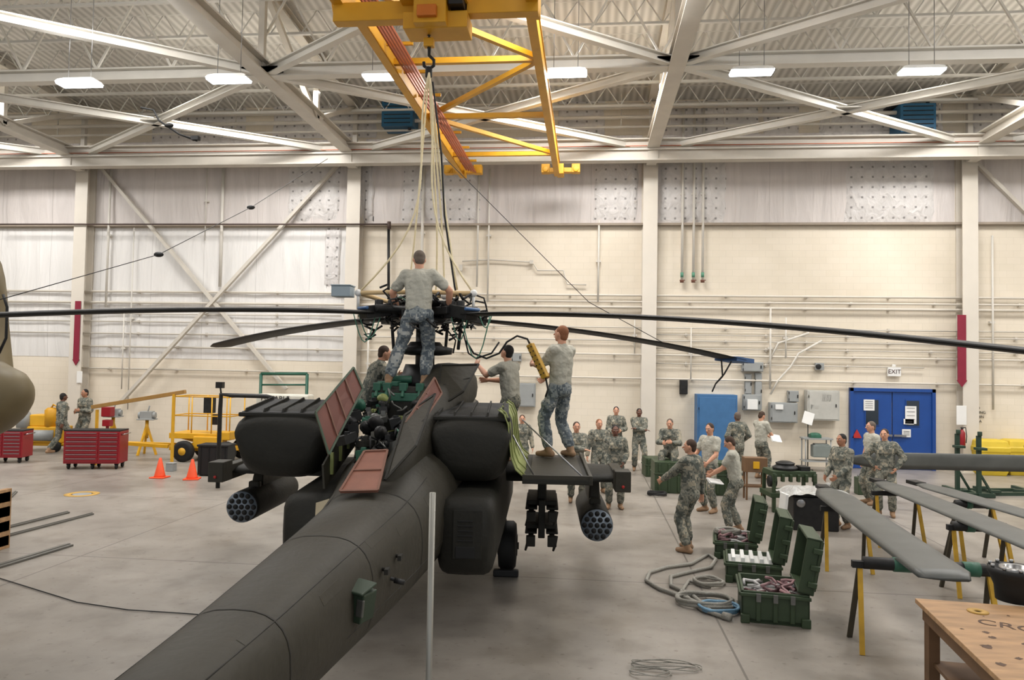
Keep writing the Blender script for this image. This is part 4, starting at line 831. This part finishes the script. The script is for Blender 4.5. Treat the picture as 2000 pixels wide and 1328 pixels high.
b=MB(Mx); b.disc_profile((.2,.2,.75),ZZ,[(0,.2),(.52,.2),(.6,.12)]); b.tube([(.4,.3,.7),(.5,.2,1.3),(.3,.1,1.45),(.1,.2,1.2)],.03); mk('engine',b,YEL2,o)
for x in(-.45,.5):
    b=MB(Mx); b.disc_profile((x,-.12,.17),(0,1,0),[(0,.12),(.02,.17),(.1,.17),(.12,.12)],18); mk('wheel',b,BLACK,o)
b=MB(FM(200,884,0)); b.box((0,.2,.9),(.25,.2,.2)); b.box((0,.2,1.25),(.3,.25,.3)); b.bar((0,.2,0),(0,.2,1.0),.08,.08,(0,1,0)); b.box((0,.2,.03),(.4,.4,.06)); mk('red_machine',b,RED,bevel=.02,label='red bench machine on a post',cat='machine')
b=MB(); p=WL(510,730,D-.6); q=WL(600,730,D-.6); b.cyl((p.x,p.y,0),p,.05); b.cyl((q.x,q.y,0),q,.05); b.cyl(p,q,.05); b.cyl(p-V((0,0,.35)),q-V((0,0,.35)),.03); mk('green_frame',b,M('frame_green',(30,84,66),.5),label='dark green tubular frame against the wall',cat='frame')
p=W(528,790,20.5); o=thing('water_tank','cream potable water tank with black lettering','water tank',(p.x+.3,p.y+.3,0)); b=MB(); b.box((p.x+.3,p.y+.3,1.15),(1.5,.5,1.7)); b.box((p.x+.3,p.y+.3,.18),(1.6,.6,.36)); mk('tank',b,M('tank_cream',(206,204,192),.5),o,bevel=.05)
text('POTABLE',(p.x-.3,p.y+.04,1.88),.2,BLACK,o,align='LEFT'); text('WATER',(p.x-.2,p.y+.04,1.66),.2,BLACK,o,align='LEFT')
b=MB(); pb=W(430,800,17); b.tube([(pb.x,pb.y,0),W(430,800,17),W(432,770,17),W(450,772,17),W(520,774,17),W(540,780,17)],.05,10); b.box(W(430,752,17),(.16,.12,.14)); b.tube([W(432,770,17),W(430,752,17)],.02); mk('exhaust_stand',b,DARK,label='dark bent exhaust pipe stand by the yellow lift',cat='pipe stand')
for a,c,w in(((-20,1040),(132,1002),.1),((-40,1062),(180,1005),.08),((-10,1110),(135,1066),.16),((-10,1000),(30,962),.08)):
    b=MB(); p,q=FL(*a),FL(*c); b.bar(p+V((0,0,.015)),q+V((0,0,.015)),w,.03); b.bar(p+V((0,0,.035)),q+V((0,0,.035)),w*.3,.015)
    mk('ground_rail',b,M('rail_grey',(104,102,96),.5,.3),bevel=.004,label='flat grey metal rail lying on the floor',cat='metal rail',group='rails on the floor')
b=MB(); p=FL(8,1100); 
for i in range(4): b.box((p.x-1.1,p.y+.35,.12+i*.22),(1.0,.9,.16))
for x in(-1.52,-.64): b.box((p.x+x,p.y+.35,.45),(.08,.94,.9))
mk('wooden_crate',b,WOOD,bevel=.006,label='slatted wooden crate on the floor',cat='crate')
b=MB(); p=FL(160,965); b.disc_profile(p,ZZ,[(.002,.2),(.006,.2),(.006,.34),(.002,.34),(.002,.2)],28); b.k=1; b.disc_profile(p,ZZ,[(.0,.19),(.004,.18)],24); mk('floor_ring',b,[M('ring_ochre',(190,150,70),.6),GREYM],label='yellow painted ring round a floor fitting',cat='floor marking')
b=MB(); b.tube([FL(x,y)+V((0,0,.012)) for x,y in((-20,1125),(60,1150),(150,1178),(250,1193),(360,1200),(420,1205))],.007,6); mk('floor_cable',b,BLACK,label='thin black cable lying across the floor',cat='cable')
# ---------------- RIGHT SIDE
def case(px,py,w,d,h,rz,lid,lab,fill):
    Mx=FM(px,py,rz); o=thing('equipment_case',lab,'case',FL(px,py),'open green equipment cases')
    b=MB(Mx)
    t=.03
    b.box((w/2,d/2,.03),(w,d,.05)); b.box((w/2,t/2,h/2),(w,t,h)); b.box((w/2,d-t/2,h/2),(w,t,h)); b.box((t/2,d/2,h/2),(t,d,h)); b.box((w-t/2,d/2,h/2),(t,d,h))
    for i in range(1,4): b.box((w*i/4,-.012,h*.45),(.05,.03,h*.75))
    b.box((w/2,-.015,h-.04),(w+.03,.03,.04)); b.box((-.015,d/2,h-.04),(.03,d,.04))
    for x in(0.04,w-.04): b.box((x,-.02,.05),(.1,.05,.1)); 
    mk('case_body',b,GREENC,o,bevel=.008)
    LM=Mx@Matrix.Translation((w,0,h))@Matrix.Rotation(.16,4,'Y'); b=MB(LM); L=lid
    b.box((.02,d/2,L/2),(.04,d,L)); b.box((-.05,t/2,L/2),(.16,t,L)); b.box((-.05,d-t/2,L/2),(.16,t,L)); b.box((-.05,d/2,L-t/2),(.16,d,t)); b.box((-.05,d/2,t/2),(.16,d,t))
    for i in range(4): b.box((.05,d*(.15+.23*i),L/2),(.04,.06,L*.9))
    for i in range(3): b.box((-.0,-.02,L*(.2+.3*i)),(.1,.05,.06))
    l=mk('case_lid',b,GREENC,o,bevel=.008)
    for i in range(3): b=MB(Mx); b.box((w*(.25+.25*i),-.04,h-.06),(.05,.03,.09)); mk('latch',b,DULLM,o)
    b=MB(LM); b.box((-.01,d/2,L*.62),(.012,d*.5,L*.4)); mk('lid_label',b,M('lid_label',(170,176,166),.6),l)
    if fill=='foam':
        b=MB(Mx); b.box((w/2,d/2,h*.45),(w*.9,d*.9,h*.7))
        for i in range(5): b.box((w*(.14+.17*i),d/2,h*.95),(.05,d*.7,.1))
        mk('foam_insert',b,WHITE,o,bevel=.006)
    else:
        cm_=[M('cable_pink',(160,124,126),.6),M('plastic_white',(190,188,186),.5),M('cable_dark',(84,52,54),.6)]
        for i in range(14):
            pts=[V((R.uniform(.1,w-.1),R.uniform(.1,d-.1),h*R.uniform(.65,1.0)))]
            for _ in range(8): q=pts[-1]+V((R.uniform(-.16,.16),R.uniform(-.14,.14),R.uniform(-.04,.04))); q.x=min(max(q.x,.06),w-.06); q.y=min(max(q.y,.06),d-.06); pts.append(q)
            b=MB(Mx); b.tube(pts,.018,7); mk('packed_cable',b,cm_[i%3],o)
        b=MB(Mx); b.box((w/2,d/2,h*.3),(w*.92,d*.92,h*.55)); b.box((w/2,d/2,h*.6),(w*.6,d*.5,.04)); mk('packing',b,cm_[1],o)
case(1396,1090,.62,.72,.27,-.16,.62,'open green equipment case packed with cables','cables')
case(1418,1136,.72,.72,.28,-.16,.64,'open green equipment case with white foam fingers','foam')
case(1448,1214,.74,.78,.36,-.14,.64,'open green equipment case with cables and plastic bags','cables')
def coil(px,py,rx,ry,turns,r,mat,lab,cat='hose',z=0):
    c=FL(px,py)+ZZ*z; b=MB(); P=[]
    N=int(26*turns)
    for i in range(N):
        a=2*pi*i/26; j=1+.16*noise.noise(V((i*.07,px*.1,0))); k=1-.1*(i/N)
        P.append(c+V((cos(a)*rx*j*k,sin(a)*ry*j*k,r+.02*abs(sin(a*1.7))+.012*(i/26))))
    b.tube(P,r,7); mk('floor_hose' if cat=='hose' else 'coiled_cable',b,mat,label=lab,cat=cat)
coil(1378,1180,.36,.26,4,.022,HOSEG,'grey braided hose coiled on the floor'); coil(1405,1194,.24,.2,3.5,.018,HOSEB,'pale blue hose coiled on the floor'); coil(1385,1142,.2,.2,3,.02,HOSEG,'grey braided hose coiled on the floor')
b=MB(); b.tube([FL(x,y)+V((0,0,.03)) for x,y in((1380,1190),(1340,1172),(1290,1155),(1262,1138),(1268,1122),(1300,1112),(1350,1105),(1372,1092),(1385,1087),(1398,1096),(1388,1112),(1350,1120),(1310,1130),(1310,1148),(1350,1165),(1390,1200))],.026,8); mk('floor_hose',b,HOSEG,label='grey braided hose snaking over the floor',cat='hose')
b=MB(); b.tube([FL(x,y)+V((0,0,.03)) for x,y in((1388,1150),(1345,1138),(1330,1160),(1370,1195),(1420,1212))],.024,8); b.cyl(FL(1412,1209)+V((0,0,.04)),FL(1427,1213)+V((0,0,.04)),.045); mk('floor_hose',b,HOSEG,label='grey hose end with metal coupling',cat='hose')
coil(1283,968,.22,.18,4,.02,BLACK,'black cable coil on the floor',cat='cable')
coil(1300,1305,.34,.1,3,.005,HOSEG,'thin grey cable tangled on the floor',cat='cable'); coil(1270,1318,.2,.1,2,.005,HOSEG,'thin grey cable tangled on the floor',cat='cable')
coil(1420,1075,.2,.15,3,.026,HOSEG,'grey hose piled over the open case',z=.26)
def gcrate(px,py,w,d,h,rz,lab,z=0):
    Mx=Matrix.Translation((0,0,z))@FM(px,py,rz); b=MB(Mx); b.box((0,d/2,h/2),(w,d,h)); b.box((0,d/2,h*.62),(w+.03,d+.03,.04))
    for i in range(5): b.box((-w*.4+i*w*.2,-.012,h*.3),(.05,.03,h*.5)); b.box((-w*.4+i*w*.2,-.012,h*.82),(.05,.03,h*.25))
    b.k=1
    for x in(-w*.25,w*.25): b.box((x,-.03,h*.62),(.06,.04,.1))
    mk('equipment_crate',b,[GREENC,DULLM],bevel=.01,label=lab,cat='crate',group='closed green crates')
gcrate(1325,964,1.1,.7,.72,.05,'closed ribbed green crate the person sits on')
gcrate(1402,968,.9,.6,.75,.0,'closed ribbed green crate on the floor'); gcrate(1290,932,.8,.6,.5,.1,'closed green crate near the wall')
Mx=FM(1478,978,.05); b=MB(Mx); b.box((0,.2,.78),(.5,.3,.32)); 
for x in(-.2,.2):
    for y in(.08,.32): b.box((x,y,.4),(.04,.04,.8))
b.box((0,.2,.3),(.44,.28,.04)); b.k=1; b.box((0,.045,.78),(.14,.02,.16)); mk('wooden_podium',b,[WOODD,YEL],bevel=.006,label='brown wooden box stand on thin legs',cat='stand')
Mx=FM(1555,1003,.1); o=thing('engine_stand','dark green stand carrying mechanical assembly','stand',FL(1555,1003)); b=MB(Mx); b.box((0,.4,.35),(1.0,.7,.1)); b.box((0,.4,.78),(.9,.6,.12))
for x in(-.42,.42):
    for y in(.1,.7): b.box((x,y,.4),(.07,.07,.8))
for i in range(6): b.box((-.4+.16*i,.1,.7),(.06,.1,.15))
mk('stand_frame',b,GREENC,o,bevel=.01); b=MB(Mx); b.disc_profile((-.1,.35,.84),ZZ,[(0,.25),(.05,.26),(.1,.18),(.14,.2),(.18,.1)]); b.cyl((-.5,.2,.62),(-.35,.2,.62),.12); b.box((.25,.3,.88),(.2,.3,.1)); mk('rotor_part',b,DARK,o,bevel=.01)
b=MB(); p=FL(1528,1050); b.box((p.x,p.y,.42),(.05,.3,.7),(.0,.1,.1)); b.box((p.x,p.y,.05),(.12,.32,.1),(.0,.0,.1)); mk('foam_board',b,WHITE,bevel=.01,label='white foam block standing on edge by the cases',cat='foam block')
b=MB(); c=FL(1600,1040); vs=[];fs=[];n=22;m=12
for j in range(m+1):
    for i in range(n+1):
        x=i/n*1.15-.6;y=j/m*.7; ns=noise.noise(V((x*4,y*4,3)))
        z=.72+.12*ns-.5*max(0,abs(x)-.42)-.3*max(0,.15-y); vs.append(c+V((x+.04*ns,y,z)))
for j in range(m):
    for i in range(n): q=j*(n+1)+i; fs.append((q,q+1,q+n+2,q+n+1))
b.add(vs,fs,True); mk('plastic_sheet',b,PLASTIC,label='crumpled clear plastic sheeting draped over parts',cat='plastic sheet')
b=MB(FM(1600,1040,0)); b.box((-.02,.35,.3),(.8,.5,.6)); b.box((-.02,.35,.62),(.7,.4,.06)); b.k=1; b.cyl((-.3,.05,.5),(-.3,.2,.5),.08); mk('parts_box',b,[DARK,METAL],bevel=.02,label='dark parts container under plastic sheeting',cat='container')
LEGM=M('leg_mix',(60,54,40),.6,0,.3,6); LEGY=M('leg_yellow',(194,152,40),.6,0,.25,6)
def sawhorse(p,dirv,w=.9,h=.85,pad=True):
    dirv=V((dirv.x,dirv.y,0)).normalized(); n=V((-dirv.y,dirv.x,0)); p=V((p.x,p.y,0)); o=thing('sawhorse','folding trestle with yellow legs carrying a rotor blade','trestle',p,'blade trestles')
    b=MB(); b.bar(p+dirv*(-w/2)+ZZ*h,p+dirv*(w/2)+ZZ*h,.07,.07); mk('top_rail',b,BLACK,o)
    for s in(-1,1):
        for t in(-1,1): b=MB(); q=p+dirv*s*(w/2-.08); b.bar(q+ZZ*(h-.0),q+n*t*.26+dirv*s*.04,.05,.03); mk('leg',b,LEGY if t<0 else LEGM,o)
    if pad:
        b=MB(); q0=p-dirv*w*.42+ZZ*(h+.02); q1=p+dirv*w*.42+ZZ*(h+.02); b.cyl(q0,q1,.065); b.k=1; b.cyl(q0.lerp(q1,.25),q0.lerp(q1,.4),.075); b.cyl(q0.lerp(q1,.82),q0.lerp(q1,.95),.075); mk('padding',b,[DARK,ZINC],o)
def gblade(a,c,z,lab,chord=.6,th=.045,vert=False):
    p=FL(*a,z); q=FL(*c,z); b=MB(); bladegeo(b,p,q,chord,0,th,.12,vert=vert); b.k=1; n=(p-q).normalized(); b.bar(p+n*.02,p+n*.35,.18,.06)
    mk('removed_rotor_blade',b,[M('blade_worn',(78,80,77),.45,.0,.3,2.5),DARK],label=lab,cat='rotor blade',group='removed rotor blades'); return p,q,(q-p).normalized()
p,q,n=gblade((1612,955),(1858,1132),.95,'grey removed rotor blade resting on trestles',.58); pn=V((-n.y,n.x,0))
sawhorse(p.lerp(q,.86),pn,1.4,.86); sawhorse(p.lerp(q,.25),pn,.7,.86,False)
p,q,n=gblade((1722,942),(2110,1098),.95,'grey removed rotor blade resting on trestles',.58); pn=V((-n.y,n.x,0)); sawhorse(p.lerp(q,.12),pn,.8,.86,False); sawhorse(p.lerp(q,.62),pn,.8,.86)
p,q,n=gblade((1800,946),(2120,1038),.95,'dark removed rotor blade resting on trestles',.48); pn=V((-n.y,n.x,0)); sawhorse(p.lerp(q,.4),pn,.7,.86)
p,q,n=gblade((1660,898),(2130,908),1.0,'dark removed rotor blade held in green racks',.36,.06,True)
RG=M('rack_green',(40,62,48),.5)
for px,py in((1870,965),(1912,972),(2010,965)):
    P_=FL(px,py); b=MB(Matrix.Translation(P_)); b.box((0,0,.75),(.09,.09,1.4)); b.box((0,0,.06),(.7,.1,.1)); b.box((0,.3,.06),(.1,.8,.1)); b.box((0,-.08,1.15),(.22,.2,.06)); b.box((0,-.08,.8),(.22,.2,.06)); b.cyl((0,-.05,1.45),(0,-.05,1.55),.05); b.bar((0,0,.6),(.3,0,.08),.05,.05)
    mk('blade_rack',b,RG,bevel=.008,label='dark green upright blade rack on the floor',cat='rack',group='green blade racks')
p=FL(1870,968);q=FL(2010,968)
for dy in(0,.6): b=MB(); b.bar(p+ZZ*.04+V((0,dy,0)),q+ZZ*.04+V((0,dy,0)),.08,.08); b.box(p.lerp(q,.5)+ZZ*.1+V((0,dy,0)),(.3,.12,.06)); mk('rack_base_rail',b,RG,label='green base rail joining blade racks',cat='rack',group='rack base rails')
for px in(1944,2002):
    P_=FL(px,930); b=MB(Matrix.Translation(P_)); b.loft([[(sx*x,.35+sy*y,z) for sx,sy in((-1,-1),(1,-1),(1,1),(-1,1))] for x,y,z in((.34,.28,0),(.38,.32,.12),(.4,.34,.66),(.43,.36,.68),(.43,.36,.8),(.41,.34,.82),(.38,.3,.98),(.3,.2,1.02))],False)
    for i in range(3): b.box((-.22+i*.22,.01,.38),(.1,.04,.45))
    mk('yellow_bin',b,M('bin_yellow',(208,180,48),.5),bevel=.02,label='squat yellow plastic spill bin by the wall',cat='bin',group='yellow bins')
o=thing('utility_cart','small metal cart with green bag on top by the wall','cart',FL(1598,922)); b=MB(FM(1598,922,0)); b.box((0,.2,.95),(.8,.5,.04)); 
for x in(-.35,.35):
    for y in(0,.4): b.cyl((x,y,0),(x,y,.95),.018)
b.box((0,.2,.3),(.8,.45,.03)); mk('cart_frame',b,GREYM,o)
b=MB(FM(1598,922,0)); b.box((-.05,.15,1.02),(.3,.25,.1)); b.ell((-.05,.15,1.07),(.16,.12,.05)); mk('bag',b,ZINC,o,bevel=.02)
b=MB(FM(1598,922,0)); b.box((.1,.1,.6),(.5,.3,.35)); b.box((.1,.1,.79),(.4,.25,.04)); mk('net_bag',b,M('net_grey',(120,128,124),.7),o,bevel=.04)
b=MB(FM(1582,920,0)); b.box((0,.2,1.52),(.3,.02,.36),(-.2,.3,0)); b.k=1; b.cyl((0,.22,0),(0,.22,1.4),.015); b.cyl((0,.22,0),(0,.22,.02),.15); mk('notice_stand',b,[WHITE,DARK],label='white notice board on a thin stand',cat='sign stand')
b=MB(FM(1695,968,0)); b.box((0,.2,.2),(.4,.3,.4)); b.k=1; b.cyl((0,.2,.4),(0,.2,.5),.08); b.box((0,.2,.43),(.3,.2,.03)); mk('parts_box',b,[GREENC,METAL],bevel=.02,label='small green box with metal part on top',cat='container')
# workbench
A=FL(1787,1168,.92); B=FL(1962,1335,.92); ud=(B-A).normalized(); ud=V((ud.x,ud.y,0)).normalized(); wd=V((-ud.y,ud.x,0)); 
if wd.x<0: wd=-wd
wb=thing('workbench','worn wooden plywood workbench with sprayed dark letters','workbench',(A.x+.8,A.y-.8,0))
def BP(u,w_,z): return V((A.x,A.y,0))+ud*u+wd*w_+ZZ*z
b=MB(); b.slab([BP(0,0,.88),BP(2.0,0,.88),BP(2.0,1.5,.88),BP(0,1.5,.88)],.04)
tz=max(v.z for v in b.v); mk('bench_top',b,WOOD,wb,bevel=.004)
for u in(.12,1.85):
    for w_ in(.1,1.4): b=MB(); b.bar(BP(u,w_,0),BP(u,w_,tz-.04),.09,.09,(0,1,0)); mk('leg',b,WOODD,wb)
for p_,q_ in(((.1,.05),(1.9,.05)),((.05,.1),(.05,1.4))): b=MB(); b.bar(BP(*p_,tz-.1),BP(*q_,tz-.1),.04,.1); mk('apron',b,WOODD,wb)
b=MB(); b.slab([BP(.1,.1,.4),BP(1.9,.1,.4),BP(1.9,1.4,.4),BP(.1,1.4,.4)],.03); mk('shelf',b,WOODD,wb)
text('CRO',BP(.6,.5,tz),.2,BROWN,wb,rz=-.45,flat=True)
for i in range(16):
    c=BP(R.uniform(.1,1.5),R.uniform(.1,1.0),tz+.0015); rr_=R.uniform(.01,.05); b=MB(); b.add([c]+[c+V((cos(t*.5236)*rr_*R.uniform(.5,1.3),sin(t*.5236)*rr_*R.uniform(.5,1.3),0)) for t in range(12)],[(0,1+t,1+(t+1)%12) for t in range(12)]); mk('stain',b,BROWN,wb)
P_=FL(1985,1172,tz); b=MB(); b.disc_profile(P_,ZZ,[(0,.16),(.12,.17),(.2,.2),(.24,.22),(.28,.22),(.28,.17),(.18,.15)],28); b.k=1
for i in range(10): a=i*pi/5; b.cyl(P_+V((.195*cos(a),.195*sin(a),.28)),P_+V((.195*cos(a),.195*sin(a),.31)),.016)
b.disc_profile(P_+V((0,0,.24)),ZZ,[(0,.13),(.05,.13),(.05,.09),(0,.09)],24); mk('hub_drum',b,[BLACK,METAL],label='black flanged drum with silver bolts on the workbench',cat='mechanical part')
P_=FL(1910,1195,tz); b=MB(); b.disc_profile(P_,ZZ,[(0,.03),(.008,.03),(.008,.08),(0,.08),(0,.03)],20); mk('yellow_washer',b,M('ring_ochre',(190,150,70)),label='flat yellow ring lying on the workbench',cat='ring')
# ---------------- lights
def area(x,y,z,sx,sy_,e,rot=(0,0,0),col=(1,.975,.95)):
    l=bpy.data.lights.new('area','AREA'); l.shape='RECTANGLE'; l.size=sx; l.size_y=sy_; l.energy=e; l.color=col; o=bpy.data.objects.new('roof_lamp_or_fill',l); COL.objects.link(o); o.location=(x,y,z); o.rotation_euler=rot
for x in(-19,-9.5,0,9.5,18):
    for y,e in((4,300),(12,540),(19,640)): area(x,y,10.4,4,2,e)
    area(x,12.5,9.2,3,3,60,(pi,0,0),(1,1,1))  # added upward fill lights that brighten the ceiling; no fixtures of their own
w=bpy.data.worlds.new('w'); SC.world=w; w.use_nodes=True; bg=w.node_tree.nodes['Background']; bg.inputs[0].default_value=(.93,.96,1,1); bg.inputs[1].default_value=.8
cd=bpy.data.cameras.new('c'); co_=bpy.data.objects.new('camera',cd); COL.objects.link(co_); cd.sensor_width=36; cd.lens=F/2000*36; cd.clip_end=200
m=Matrix((rt,upv,-fw)).transposed().to_4x4(); m.translation=CAM; co_.matrix_world=m; SC.camera=co_
try: SC.view_settings.view_transform='Standard'; SC.view_settings.look='None'
except Exception as e: print(e)
